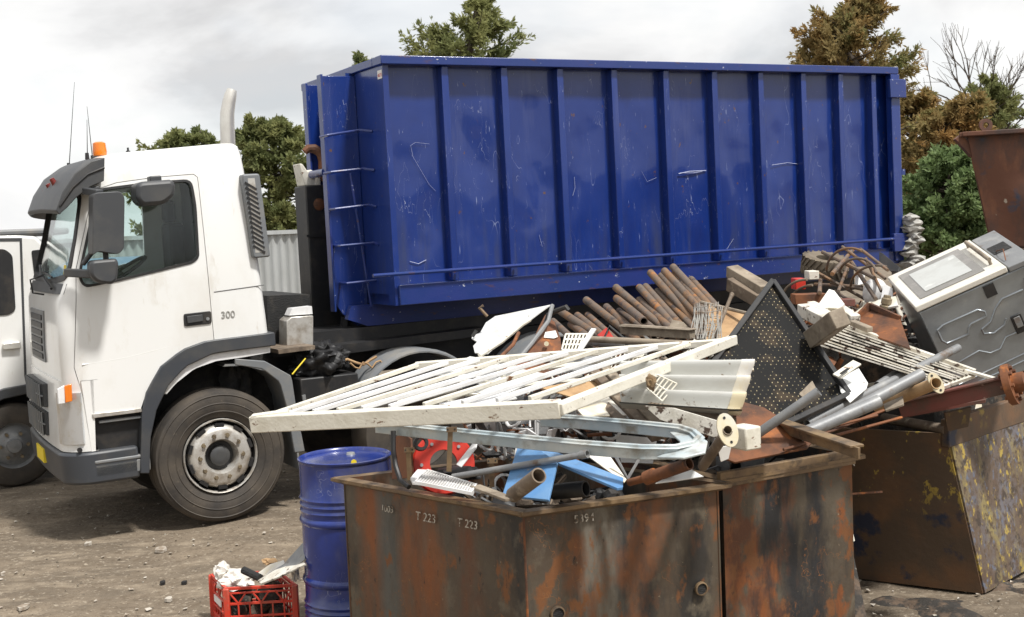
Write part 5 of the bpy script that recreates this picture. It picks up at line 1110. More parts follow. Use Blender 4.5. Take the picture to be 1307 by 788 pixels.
# small scrap pieces (uncountable)
random.seed(21)
def clutter(mt, n, kinds, zone):
    m = MB()
    for i in range(n):
        x, y, z = zone(); c = V((x, y, z)); d = V((random.uniform(-1, 1), random.uniform(-1, 1), random.uniform(-.35, .5))).normalized(); kd = random.choice(kinds)
        if kd == 'bar': l = random.uniform(.04, .20 if zone is zheap else .12); m.bar(c-d*l, c+d*l, random.uniform(.006, .024), random.uniform(.004, .016), rv(1))
        elif kd == 'rod':
            l = random.uniform(.08, .28 if zone is zheap else .13); q_ = rv(.04); m.path([c-d*l, c+q_, c+d*l], random.uniform(.003, .008), 5)
        elif kd == 'plate':
            x_, y_ = perp(d); a, b_ = random.uniform(.03, .12), random.uniform(.02, .09); f_ = rv(.01); m.prism([c-x_*a-y_*b_, c+x_*a-y_*b_*.7+f_, c+x_*a*.8+y_*b_+f_, c-x_*a*.7+y_*b_*.9], d*.004)
        elif kd == 'lump': m.blob(c, (random.uniform(.02, .06), random.uniform(.02, .05), random.uniform(.015, .04)), .5, 3, i, 2)
        elif kd == 'ring':
            m.lathe([(.05+.008*math.cos(a), .008*math.sin(a)) for a in [k_*math.pi/3 for k_ in range(6)]], c, d, 14, True)
    return m
def zheap():
    while True:
        x = random.uniform(-.4, 3.3); y = random.uniform(6.2, 8.7)
        if hz(x, y) > .5: return x, y, hz(x, y)+random.uniform(-.02, .15)
def zskip():
    q_ = random.choice((tA, tA, tB)); p = lerp4(q_, random.uniform(.2, .8), random.uniform(.2, .8)); return p.x, p.y, random.uniform(.84, .96)
for mt, n, kk, zn, nm, lb_ in (('rust', 380, ['bar', 'rod', 'plate', 'ring', 'lump'], zheap, 'rusty_offcuts', 'small rusty offcuts strewn through the heap'), ('offwhite', 240, ['bar', 'plate', 'rod'], zheap, 'white_offcuts', 'small chipped white offcuts strewn through the heap'),
                      ('pipe', 240, ['bar', 'rod', 'plate', 'ring'], zheap, 'grey_offcuts', 'small grey metal offcuts strewn through the heap'), ('black', 200, ['bar', 'plate', 'lump', 'ring'], zheap, 'black_offcuts', 'small black offcuts strewn through the heap'),
                      ('cream', 60, ['bar', 'plate'], zheap, 'cream_offcuts', 'small cream offcuts strewn through the heap'), ('brownwood', 70, ['bar', 'plate', 'lump'], zskip, 'brown_scraps', 'small brown scraps inside the front skips'), ('pipe', 70, ['bar', 'rod', 'plate', 'ring'], zskip, 'grey_scraps', 'small grey scraps inside the front skips'), ('black', 60, ['bar', 'plate', 'lump'], zskip, 'black_scraps', 'small black scraps inside the front skips')):
    tag(clutter(mt, n, kk, zn).build(nm, mt, None, 25), lb_, None, None, 'stuff')

def zgate():
    x = random.uniform(-.25, 1.15); y = random.uniform(5.75, 6.7); return x, y, random.uniform(1.10, 1.30)
for mt, n, kk, nm, lb_ in (('cleanwhite', 90, ['bar', 'plate', 'rod', 'ring'], 'white_scraps', 'small white scraps crowded under the gate'), ('pipe', 60, ['bar', 'rod', 'plate'], 'grey_shreds', 'small grey metal shreds crowded under the gate'), ('rust', 60, ['bar', 'rod', 'ring', 'lump'], 'rusty_shreds', 'small rusty shreds crowded under the gate'), ('black', 50, ['bar', 'plate', 'lump'], 'black_shreds', 'small black shreds crowded under the gate')):
    tag(clutter(mt, n, kk, zgate).build(nm, mt, None, 25), lb_, None, None, 'stuff')
def zmid():
    x = random.uniform(1.1, 2.6); y = random.uniform(6.9, 7.9)
    while hz(x, y) < .7: x = random.uniform(1.1, 2.6); y = random.uniform(6.9, 7.9)
    return x, y, hz(x, y)+random.uniform(.0, .22)
for mt, n, kk, nm, lb_ in (('rust', 110, ['rod', 'bar', 'ring', 'rod'], 'rusty_tangle', 'tangle of thin rusty bits round the shutter and the oven'), ('offwhite', 70, ['plate', 'bar', 'rod'], 'pale_tangle', 'pale bits scattered round the shutter and the oven'), ('black', 70, ['rod', 'bar', 'lump'], 'dark_tangle', 'dark bits scattered round the shutter and the oven'), ('wire', 60, ['rod'], 'wire_ends', 'loose wire ends in the right half of the heap')):
    tag(clutter(mt, n, kk, zmid).build(nm, mt, None, 25), lb_, None, None, 'stuff')
def single(name, m, mt, label, cat, group=None, ang=35, bevel=0): return tag(m.build(name, mt, None, ang, bevel), label, cat, group)
# ---------- white gate lying across the nearest skip
A_, B_, C_, D_ = P(322, 541, 5.85), P(716, 522, 5.45), P(936, 434, 6.75), P(530, 467, 6.9)
gt = thing('metal_gate', 'chipped white barred gate lying flat across the nearest skip', 'gate', (A_+B_+C_+D_)/4-V((0, 0, .05)))
nG = (B_-A_).cross(D_-A_).normalized(); nG = nG if nG.z > 0 else -nG
m = MB(); m.bar(A_, B_, .055, .075, nG); m.build('front_rail', 'offwhite', gt, bevel=.005)
m = MB(); m.bar(B_-(C_-B_).normalized()*.02+nG*.002, C_, .05, .05, nG); m.build('end_rail', 'offwhite', gt, bevel=.005)
m = MB(); m.bar(D_, C_-(C_-B_).normalized()*.05, .04, .035, nG); m.build('back_rail', 'offwhite', gt, bevel=.004)
NB = 10
for k in range(NB):
    fx = [(343, 531), (370, 528), (400, 526), (431, 524), (462, 521.5), (497, 519.5), (541, 517), (590, 514), (634, 511), (676, 509)][k]
    bx_ = [(533, 466), (571, 463), (611, 459), (648, 457), (690, 453), (724, 451), (762, 448), (800, 446), (838, 443), (880, 439)][k]
    def onG(x, y): r__ = ray(x, y); return C0+r__*((A_+nG*.03-C0).dot(nG)/r__.dot(nG))
    m = MB(); m.bar(onG(*fx), onG(*bx_), .02, .022, nG); m.build('gate_bar', 'cleanwhite' if k % 3 else 'offwhite', gt, bevel=.003)
m = MB(); p = onG(322, 533); q_ = onG(368, 528); m.bar(p+nG*.005, q_+nG*.01, .05, .012, nG); m.build('rail_tab', 'offwhite', gt)

def bentplate(name, pixd, th, mt, label, cat, group=None, bevel=.002):
    """fold: list of facets each (pix, anchors) joined in one mesh"""
    m = MB()
    for pix, anc in pixd: facet(m, pix, anc, th)
    return single(name, m, mt, label, cat, group, bevel=bevel)
# ---------- pale blue loop rail
lp = MB(); pts = [(480, 544, 6.1), (560, 553, 5.9), (660, 563, 5.7), (740, 571, 5.5), (820, 577, 5.35), (862, 577, 5.35), (885, 572, 5.4), (893, 564, 5.45), (886, 557, 5.55), (868, 551, 5.65), (820, 546, 5.8), (740, 539, 6.0), (690, 536, 6.1)]
lp.ribbon([P(*q_) for q_ in pts], .018, .062, up=(0, 0, 1))
lp.ribbon([P(q_[0], q_[1]-5, q_[2]) for q_ in pts], .045, .006, up=(0, 0, 1))
facet(lp, [(852, 549), (882, 549), (903, 563), (900, 577), (872, 584), (838, 583), (866, 572), (868, 563)], [(852, 549, 5.7), (903, 563, 5.4), (838, 583, 5.32)], .01)
single('rail_loop', lp, 'alu', 'long pale blue metal rail with a rounded end under the gate', 'rail', bevel=.003)
# ---------- things in the nearest skip
bk_ = thing('plastic_basket', 'white slotted plastic basket tipped on the rim of the nearest skip', 'basket', P(565, 625, 5.85))
m = MB(); facet(m, [(524, 610), (533, 599), (549, 600), (556, 604), (548, 618), (527, 616)], [(524, 610, 5.75), (549, 600, 5.9), (548, 618, 5.7)], .01)
p00, p10, p11, p01 = P(530, 616, 5.62), P(602, 630, 5.5), P(608, 620, 5.62), P(545, 601, 5.85)
for k in range(22): a = k/21; m.bar(p00.lerp(p10, a), p01.lerp(p11, a), .004, .012)
m.bar(p00, p10, .008, .014); m.bar(p01, p11, .008, .014); m.bar(p10, p11, .008, .02); m.bar(p00.lerp(p01, .5), p10.lerp(p11, .5), .006, .008); m.build('basket_lattice', 'cleanwhite', bk_)
fh = thing('fan_housing', 'round red metal housing with a big hole inside the nearest skip', 'housing', P(570, 612, 6.1))
pix = []; 
m = MB(); ax = (C0-P(570, 590, 6.1)).normalized()+V((.15, 0, .1)); ax.normalize(); cc_ = P(566, 592, 6.15)
m.lathe([(.065, -.012), (.065, .012), (.14, .012), (.148, .004), (.148, -.012)], cc_, ax, 36, True); m.build('housing_plate', 'red', fh)
m = MB(); m.lathe([(.02, .02), (.034, .02), (.036, -.01), (.02, -.01)], P(537, 566, 6.05), ax, 20, True); m.build('housing_boss', 'black', fh)
m = MB()
for a in (0, 1.3, 2.6, 3.9, 5.2): x, y = perp(ax); q_ = cc_+(x*math.cos(a)+y*math.sin(a))*.105; m.tube(q_, q_+ax*.02, .008, 8)
m.build('housing_bolt', 'steel', fh)
slab([(500, 612), (501, 560), (513, 553), (524, 560), (526, 610)], [(500, 612, 6.25), (501, 560, 6.3), (524, 560, 6.1)], .01, 'rusty_plate', 'rust', 'upright rusty plate left of the red housing in the nearest skip', 'plate')
m = MB(); m.path([P(502, 550, 6.0), P(502, 575, 5.98), P(505, 595, 5.95), P(511, 613, 5.9), P(522, 622, 5.85)], .012, 8); single('rubber_hose', m, 'black', 'black rubber hose hanging down beside the rusty plate', 'hose')
for (x0, y0, x1, y1, d, lab) in ((521, 572, 523, 613, 5.8, 'flat steel bracket with two holes left of the red housing'), (575, 546, 573, 602, 5.7, 'flat steel bracket hanging in front of the red housing'), (627, 586, 628, 622, 5.75, 'flat steel bracket with two holes right of the red housing')):
    m = MB(); a = P(x0, y0, d); b_ = P(x1, y1, d+.03); m.bar(a, b_, .022, .004, (0, 1, 0)); m.bar(a+V((-.018, -.003, -.008)), a+V((.028, -.003, -.008)), .004, .022, (0, 0, 1))
    br_ = thing('steel_bracket', lab, 'bracket', b_, 'flat steel brackets with holes'); m.build('bracket_plate', 'rim', br_)
    m = MB()
    for s in (-.012, .018): m.tube(a+V((s, -.0055, -.008)), a+V((s, -.0045, -.008)), .004, 10)
    m.build('bolt_hole', 'blackrough', br_)
slab([(582, 593), (603, 566), (609, 564), (607, 572), (588, 596)], [(582, 593, 5.85), (603, 566, 5.9), (588, 596, 5.8)], .006, 'white_strip', 'cleanwhite', 'thin white strip standing beside the red housing', 'strip')
m = MB(); m.blob(P(585, 605, 5.95), (.10, .08, .035), .4, 3, 4, 3); single('rubber_mat', m, 'fabric', 'dark lump of rubber behind the white basket', 'rubber', ang=60)
m = MB(); m.tube(P(578, 609, 5.8), P(748, 580, 5.45), .014, 12, .004); m.tube(P(742, 581, 5.46), P(750, 579.5, 5.44), .018, 12, .004); single('thin_pipe', m, 'pipe', 'long thin grey pipe crossing the light blue panel', 'pipe')
slab([(663, 563), (672, 562), (711, 590), (700, 638), (641, 632)], [(663, 563, 5.85), (711, 590, 5.55), (641, 632, 5.5)], .012, 'plastic_sheet', 'skyblue', 'light blue panel standing in the nearest skip', 'panel')
slab([(672, 562), (703, 574), (796, 610), (795, 622), (788, 623), (715, 592), (684, 576)], [(672, 562, 5.9), (796, 610, 5.5), (684, 576, 5.75)], .012, 'plastic_sheet', 'skyblue', 'long narrow blue panel pointing down to the right in the nearest skip', 'panel')
m = MB(); m.tube(P(655, 632, 5.35), P(688, 607, 5.15), .032, 20, .006); single('pipe_stub', m, 'brownwood', 'short thick brown pipe stub on the rim of the nearest skip', 'pipe')
m = MB(); m.bar(P(606, 621, 5.6), P(652, 638, 5.3), .05, .012); single('flat_bar', m, 'timber', 'short pale flat bar beside the brown pipe stub', 'bar', bevel=.002)
m = MB(); m.tube(P(834, 608, 5.5), P(880, 592, 5.35), .026, 16, .005); m.tube(P(803, 616, 5.6), P(826, 610, 5.52), .016, 12); m.tube(P(824, 611, 5.53), P(836, 606, 5.5), .03, 12); single('pipe_coupling', m, 'rust', 'stubby rusty pipe coupling under the rounded blue rail end', 'pipe')
slab([(836, 617), (857, 606), (876, 592), (884, 600), (898, 608), (866, 613)], [(836, 617, 5.45), (876, 592, 5.5), (898, 608, 5.4)], .006, 'white_offcut', 'appl', 'white crumpled sheet scrap on the right rim of the nearest skip', 'sheet')
slab([(748, 580), (775, 577), (800, 612), (797, 616)], [(748, 580, 5.7), (775, 577, 5.75), (800, 612, 5.6)], .006, 'cream_offcut', 'cream', 'cream triangular sheet behind the thin grey pipe', 'sheet')
slab([(783, 582), (788, 582), (801, 608), (815, 584), (819, 584), (802, 614)], [(783, 582, 5.62), (819, 584, 5.62), (802, 614, 5.6)], .004, 'bent_strip', 'pipe', 'V-shaped grey strip under the pale blue rail', 'strip')
m = MB(); m.tube(P(706, 628, 5.7), P(748, 624, 5.6), .035, 14, .006); single('dark_pipe', m, 'black', 'dark pipe lying behind the rim below the narrow blue panel', 'pipe')
# ---------- boards and sheets between gate and perforated panel
for k, (x0, y0, x1, y1, w_, mt) in enumerate(((757, 474, 838, 560, .05, 'brownwood'), (772, 470, 852, 556, .05, 'timber'), (748, 495, 800, 545, .045, 'brownwood'), (790, 470, 864, 552, .035, 'brownwood'))):
    m = MB(); m.bar(P(x0, y0, 6.7), P(x1, y1, 6.0), w_, .03, V((0, -.6, 1)))
    single('timber_batten', m, mt, ['dark timber batten sloping down under the right of the gate', 'pale timber batten, second from the left under the gate', 'leftmost short timber batten under the right of the gate', 'rightmost thin timber batten sloping under the gate'][k], 'timber', 'timber battens under the gate', bevel=.004)
# corrugated cream sheet
cs_ = MB(); TL, TR_, BR_, BL_ = P(792, 466, 6.3), P(957, 464, 6.05), P(940, 530, 5.75), P(792, 520, 6.0); nC = (TR_-TL).cross(BL_-TL).normalized(); nC = nC if nC.y < 0 else -nC
n = 54; vs = []
for s in (0, .008):
    for j in range(n+1):
        t_ = j/n; off = .034*math.sin(t_*math.pi*2*3.1+.6); xo = .014*math.sin(t_*math.pi*2*3.1+.6)
        for i in range(9): p = TL.lerp(TR_, i/8).lerp(BL_.lerp(BR_, i/8), t_); vs.append(p+nC*(off-s)+(TR_-TL).normalized()*xo*i/8)
q_ = 9*(n+1); fs = []
for j in range(n):
    for i in range(8): p = j*9+i; fs += [(p, p+1, p+10, p+9), (q_+p+9, q_+p+10, q_+p+1, q_+p)]
    p = j*9; fs += [(p, p+9, q_+p+9, q_+p), (p+17, p+8, q_+p+8, q_+p+17)]
cs_.add(vs, fs); crs = thing('corrugated_sheet', 'cream corrugated sheet lying between the gate and the perforated panel', 'sheet', P(870, 528, 6)); cs_.build('sheet', mat('dull_white_sheet', (.56, .56, .53), .4, .2, [((.42, .40, .35), 5, .45, .7, (.3, 1, 1), 9), ((.2, .14, .09), 20, .64, .7, I1)]), crs, 60)
m = MB(); vs = []
for j in range(n+1):
    t_ = j/n; off = .034*math.sin(t_*math.pi*2*3.1+.6)
    for i in (0, 1): vs.append(TR_.lerp(BR_, t_)+nC*(off+.002)+(TR_-TL).normalized()*(-.045+.06*i+off*.45))
for j in range(n+1):
    t_ = j/n; off = .034*math.sin(t_*math.pi*2*3.1+.6)
    for i in (0, 1): vs.append(TR_.lerp(BR_, t_)+nC*(off-.010)+(TR_-TL).normalized()*(-.045+.06*i+off*.45))
k2 = 2*(n+1); m.add(vs, [(2*j, 2*j+1, 2*j+3, 2*j+2) for j in range(n)]+[(k2+2*j+2, k2+2*j+3, k2+2*j+1, k2+2*j) for j in range(n)]+[(2*j+1, k2+2*j+1, k2+2*j+3, 2*j+3) for j in range(n)]); m.build('sheet_edge', 'cream', crs, 60)
slab([(862, 459), (960, 460), (962, 472), (862, 466)], [(862, 459, 6.4), (960, 460, 6.2), (962, 472, 6.1)], .01, 'cream_capping', 'cream', 'cream capping strip along the top of the corrugated sheet', 'strip')
slab([(826, 515), (838, 511), (940, 533), (938, 546), (924, 546)], [(826, 515, 6.0), (940, 533, 5.8), (924, 546, 5.75)], .02, 'brown_board', 'brownwood', 'flat brown board under the corrugated sheet', 'board')
slab([(822, 518), (860, 521), (925, 540), (916, 560), (842, 536)], [(822, 518, 5.9), (925, 540, 5.68), (842, 536, 5.85)], .01, 'white_channel', 'whitechip', 'chipped white channel below the brown board', 'channel')
# flanged pipes
def flanged(name, p0, p1, r_, ox, oy, tilt, lab, mtp='brownwood'):
    a, b_ = P(*p0), P(*p1); root = thing(name, lab, 'pipe', a); d = (b_-a).normalized(); m = MB(); m.tube(a, b_, r_, 16, .004); m.build('pipe', mtp, root)
    fa = (C0-b_).normalized()+V((.25, 0, .1)); fa.normalize(); x = V(tilt).normalized(); x = (x-fa*x.dot(fa)).normalized(); y = fa.cross(x); m = MB(); n = 24
    pts_ = [b_+x*math.cos(2*math.pi*k/n)*oy+y*math.sin(2*math.pi*k/n)*ox for k in range(n)]; inn = [b_+(x*math.cos(2*math.pi*k/n)+y*math.sin(2*math.pi*k/n))*r_*.8 for k in range(n)]
    vs = pts_+inn+[p-fa*.014 for p in pts_]+[p-fa*.014 for p in inn]
    m.add(vs, [(k, (k+1) % n, n+(k+1) % n, n+k) for k in range(n)]+[(2*n+(k+1) % n, 2*n+k, 3*n+k, 3*n+(k+1) % n) for k in range(n)]+[(k, 2*n+k, 2*n+(k+1) % n, (k+1) % n) for k in range(n)]+[(n+k, n+(k+1) % n, 3*n+(k+1) % n, 3*n+k) for k in range(n)])
    fl = m.build('flange', 'cream', root)
    m = MB()
    for s in (-1, 1): q_ = b_+x*oy*.72*s; m.tube(q_+fa*.0005, q_+fa*.002, .006, 10)
    m.build('bolt_hole', 'blackrough', fl); return root
flanged('flanged_pipe', (897, 596, 5.75), (929, 549, 5.45), .022, .042, .072, (-.2, 0, 1), 'brown pipe with a cream oval flange facing out beside the corrugated sheet')
flanged('flanged_pipe', (1120, 520, 6.8), (1195, 489, 6.3), .03, .03, .055, (-.5, 0, 1), 'pipe with an oval flange between the grey pipes and the white shutter', 'cardboard')
m = MB(); m.bar(P(940, 556, 5.7), P(962, 560, 5.6), .09, .10); single('junction_box', m, 'offwhite', 'small white box right of the cream flange', 'box', bevel=.008)
slab([(916, 572), (934, 568), (930, 586), (920, 590)], [(916, 572, 5.6), (934, 568, 5.6), (920, 590, 5.6)], .01, 'cream_offcut', 'cream', 'little cream offcut below the oval flange', 'offcut')
# rust sheet behind second skip, brown sheet
slab([(945, 512), (975, 520), (1040, 560), (1030, 572), (938, 590), (925, 585)], [(945, 512, 6.3), (1040, 560, 6.0), (925, 585, 5.9)], .01, 'rust_sheet', 'rust', 'rusty brown sheet rising behind the rim of the second skip', 'sheet')
# ---------- perforated panel
apx, rgt, bot_, lft = (985, 361), (1082, 506), (972, 558), (900, 478)
anc = [(985, 361, 7.3), (1082, 506, 6.6), (900, 478, 6.45)]
pp_ = thing('perforated_panel', 'black perforated metal panel propped on one corner in the heap', 'panel', P(980, 540, 6.4))
m = MB(); facet(m, [apx, rgt, bot_, lft], anc, .008); m.build('panel_face', 'perf', pp_)
pts, nn = plane([apx, rgt, bot_, lft], anc)
for k in range(4): m = MB(); m.bar(pts[k]-nn*.01, pts[(k+1) % 4]-nn*.01, .03, .035, nn); m.build('panel_frame', 'black', pp_, bevel=.004)
slab([(1020, 503), (1037, 486), (1042, 496), (1030, 512)], [(1020, 503, 6.3), (1037, 486, 6.4), (1030, 512, 6.3)], .005, 'paper_tag', 'timber', 'small pale tag in front of the perforated panel', 'tag')
# ---------- galvanised pipes on the right
gp = [((961, 558, 6.0), (1045, 500, 5.9), .022, .006, 'short grey pipe in front of the perforated panel'), ((1030, 541, 6.4), (1223, 444, 7.2), .022, .005, 'longest grey pipe, its tip reaching the grey side of the oven'),
      ((1035, 552, 6.2), (1176, 478, 6.5), .030, .005, 'thick grey pipe with open end beside the cream flange'), ((1020, 556, 6.0), (1122, 512, 6.1), .030, .005, 'lower thick grey pipe with open end above the second skip'),
      ((1120, 492, 6.8), (1172, 458, 7.1), .020, .004, 'short grey pipe lying over the white shutter'), ((1130, 520, 6.7), (1190, 488, 6.7), .026, .005, 'stubby grey pipe behind the cream flange')]
for a, b_, r_, h_, lab in gp:
    m = MB(); m.tube(P(*a), P(*b_), r_, 18, h_); single('steel_pipe', m, 'pipe', lab, 'pipe', 'grey pipes at the right of the heap')
m = MB(); a, b_ = P(972, 530, 6.3), P(1094, 570, 5.55); m.bar(a, b_, .07, .012); m.bar(a+V((0, -.03, -.025)), b_+V((0, -.03, -.025)), .012, .05); single('angle_iron', m, 'rim', 'rusty angle iron sticking out over the rim of the second skip', 'steel bar', bevel=.002)
for k, (a, b_) in enumerate((((994, 569, 6.0), (1128, 524, 6.3)), ((1000, 574, 5.9), (1151, 533, 6.3)), ((1010, 566, 6.1), (1120, 530, 6.2)))):
    m = MB(); m.path([P(*a), (P(*a)+P(*b_))/2+V((0, 0, .015*(k-1))), P(*b_)], .007, 6); single('thin_rod', m, 'rust', ['upper thin rusty rod below the grey pipes', 'lowest thin rusty rod below the grey pipes', 'middle thin rusty rod below the grey pipes'][k], 'rod', 'thin rods below the grey pipes')
slab([(1127, 516), (1152, 505), (1153, 516), (1130, 524)], [(1127, 516, 6.5), (1152, 505, 6.5), (1130, 524, 6.4)], .01, 'torn_plate', 'timber', 'torn pale plate between the grey pipes and the red beam', 'plate')
slab([(1150, 512), (1200, 500), (1262, 490), (1258, 510), (1160, 528)], [(1150, 512, 7.3), (1262, 490, 7.4), (1160, 528, 7.1)], .02, 'red_sheet', 'redbeam', 'flat dark red sheet behind the red beam', 'sheet')
# red beam with flange
rb_ = thing('flanged_beam', 'red oxide steel beam with a bolted round flange lying on the yellow skip', 'beam', P(1230, 520, 7.0)); m = MB(); a, b_ = P(1150, 524, 6.9), P(1285, 492, 6.6); m.bar(a, b_, .06, .075); m.bar(a+V((0, 0, .045)), b_+V((0, 0, .045)), .10, .012); m.build('beam', 'redbeam', rb_, bevel=.003)
ax = (b_-a).normalized(); m = MB(); m.lathe([(0, 0), (.105, 0), (.105, .035), (0, .035)], b_, ax, 28); m.lathe([(.05, .035), (.05, .09), (0, .09)], b_, ax, 20); m.build('flange', 'rust', rb_)
x, y = perp(ax)
for k in range(8): q_ = b_+(x*math.cos(k*.785)+y*math.sin(k*.785))*.08; m = MB(); m.tube(q_-ax*.015, q_+ax*.05, .011, 6); m.build('bolt', 'rust', rb_)
# ---------- white slatted shutter
st_ = thing('slatted_shutter', 'chipped white slatted shutter leaning in the heap below the oven', 'shutter', P(1140, 490, 6.9)); a, b_, c, d = P(1080, 418, 7.4), P(1243, 476, 7.0), P(1198, 492, 6.75), P(1041, 441, 7.0)
nS = (b_-a).cross(d-a).normalized(); nS = nS if nS.z > 0 else -nS
for k in range(9):
    t_ = (k+.5)/9; m = MB(); m.bar(a.lerp(d, t_)+nS*.002*(k % 2), b_.lerp(c, t_)+nS*.003*(k % 3), (a-d).length/9*.97, .008, nS+(a-d).normalized()*.35); m.build('slat', 'whitechip', st_)
m = MB(); m.bar(a-nS*.015, d-nS*.015, .03, .02, nS); m.bar(b_-nS*.015, c-nS*.015, .03, .02, nS); m.bar(a+(a-d).normalized()*.02, b_+(a-d).normalized()*.02, .03, .025, nS); m.build('shutter_frame', 'whitechip', st_)
m = MB(); m.bar(P(1232, 473, 7.0), P(1270, 484, 6.9), .04, .015); single('broken_slat', m, 'offwhite', 'broken stained slat end sticking out right of the shutter', 'slat', bevel=.002)
m = MB(); m.bar(P(1038, 432, 6.9), P(1072, 406, 6.5), .085, .095, V((-.3, 0, 1))); single('timber_block', m, 'timber', 'thick sawn timber block above the perforated panel', 'timber', bevel=.006)
slab([(1070, 484), (1096, 470), (1108, 489), (1106, 496), (1085, 514), (1073, 500)], [(1070, 484, 6.7), (1096, 470, 6.8), (1085, 514, 6.5)], .006, 'white_cover', 'appl', 'rounded white plastic cover right of the perforated panel', 'cover')
m = MB(); m.bar(P(1068, 481, 6.55), P(1094, 463, 6.65), .05, .01, V((0, -.5, 1))); hb_ = single('slotted_bracket', m, 'offwhite', 'pale bracket with a slot on the white cover', 'bracket', bevel=.002)
m = MB(); m.bar(P(1073, 477.5, 6.52), P(1083, 470.5, 6.57), .014, .003, V((0, -.5, 1))); m.build('slot', 'blackrough', hb_)
slab([(1041, 450), (1062, 456), (1068, 462), (1060, 474), (1048, 465)], [(1041, 450, 7.0), (1062, 456, 7.0), (1048, 465, 6.9)], .01, 'rust_fragment', 'rust', 'rusty fragment between perforated panel and shutter', 'fragment')
for k, (a, b_, w_, h_, mt, lab) in enumerate((((1028, 395, 7.6), (1062, 412, 7.2), .10, .07, 'whitechip', 'white board end left of the timber block'), ((1060, 388, 7.9), (1092, 408, 7.5), .06, .05, 'whitechip', 'narrow white board sloping above the shutter'),
      ((934, 346, 8.6), (978, 372, 8.2), .085, .075, 'timber', 'upper squared timber beam left of the perforated panel'), ((934, 362, 8.5), (972, 384, 8.2), .085, .085, 'brownwood', 'lower dark squared beam left of the perforated panel'),
      ((1035, 390, 7.7), (1052, 398, 7.5), .05, .05, 'offwhite', 'small white block above the timber block'), ((1088, 412, 7.3), (1110, 421, 7.1), .04, .03, 'timber', 'short pale stick at the top corner of the shutter'))):
    m = MB(); m.bar(P(*a), P(*b_), w_, h_, V((0, -.3, 1))); single('board', m, mt, lab, 'board', 'squared boards in the heap', bevel=.005)
slab([(1042, 392), (1058, 369), (1065, 371), (1078, 388), (1070, 394)], [(1042, 392, 7.6), (1065, 371, 7.8), (1070, 394, 7.5)], .02, 'foam_piece', 'cream', 'torn cream foam piece above the white boards', 'foam')
# open brown box
ob = MB(); facet(ob, [(1093, 408), (1110, 390), (1149, 407), (1162, 445), (1120, 430)], [(1093, 408, 7.6), (1149, 407, 7.4), (1120, 430, 7.3)], .012); ob.bar(P(1093, 408, 7.6), P(1110, 390, 7.65), .02, .04); ob.bar(P(1110, 390, 7.65), P(1149, 407, 7.4), .02, .03); single('open_box', ob, 'rust', 'open brown rusty box tipped left of the oven', 'box')
slab([(1085, 403), (1110, 385), (1143, 378), (1146, 390), (1112, 396), (1092, 412)], [(1085, 403, 7.8), (1143, 378, 7.7), (1092, 412, 7.6)], .012, 'cream_board', 'cream', 'bent cream board behind the open brown box', 'board')
m = MB(); m.lathe([(0, .05), (.02, .05), (.022, .035), (.03, .03), (.03, .0), (.024, -.005), (.034, -.012), (.036, -.04), (.025, -.05), (0, -.05)], P(1131, 388, 7.6), (.15, -.1, 1), 18); single('brass_fitting', m, 'brass', 'dark round brass fitting between the open box and the oven', 'fitting')
m = MB(); m.blob(P(1117, 374, 8.1), (.075, .06, .09), .05, 1.2, 1, 4); single('toilet_seat', m, 'cleanwhite', 'rounded white plastic seat behind the brass fitting', 'seat', ang=60)
slab([(1128, 362), (1139, 368), (1140, 386), (1122, 390)], [(1128, 362, 7.95), (1139, 368, 7.9), (1122, 390, 7.9)], .01, 'white_flap', 'cleanwhite', 'flat white flap against the left side of the oven', 'sheet')
slab([(1097, 345), (1104, 350), (1103, 362), (1092, 365), (1093, 352)], [(1097, 345, 8.4), (1104, 350, 8.4), (1092, 365, 8.3)], .01, 'white_flap', 'cleanwhite', 'small white plastic flap among the rusty rods', 'sheet')
# tyre with chevron lugs
ty = thing('small_tyre', 'small dusty tractor tyre lying on the heap against the container', 'tyre', P(1053, 352, 9.0)); c = P(1053, 339, 9.0); ax = V((.12, -.25, 1)).normalized(); R_ = 28/FPX*9*DS; hw = 12.5/FPX*9*DS
m = MB(); m.lathe([(R_*.45, -hw*.8), (R_*.8, -hw), (R_*.96, -hw*.85), (R_, -hw*.4), (R_, hw*.4), (R_*.96, hw*.85), (R_*.8, hw), (R_*.45, hw*.8)], c, ax, 40, True); m.build('tyre_carcass', 'dustyrubber', ty)
x, y = perp(ax); m = MB()
for k in range(22):
    for s in (-1, 1):
        a0_ = 2*math.pi*(k+(.5 if s > 0 else 0))/22; pa = c+(x*math.cos(a0_)+y*math.sin(a0_))*R_*1.01+ax*s*hw*.05; a1_ = a0_+.26; pb_ = c+(x*math.cos(a1_)+y*math.sin(a1_))*R_*.99+ax*s*hw*.9; m.bar(pa, pb_, .014, .022, (pa-c))
m.build('tread_lug', 'dustyrubber', ty)
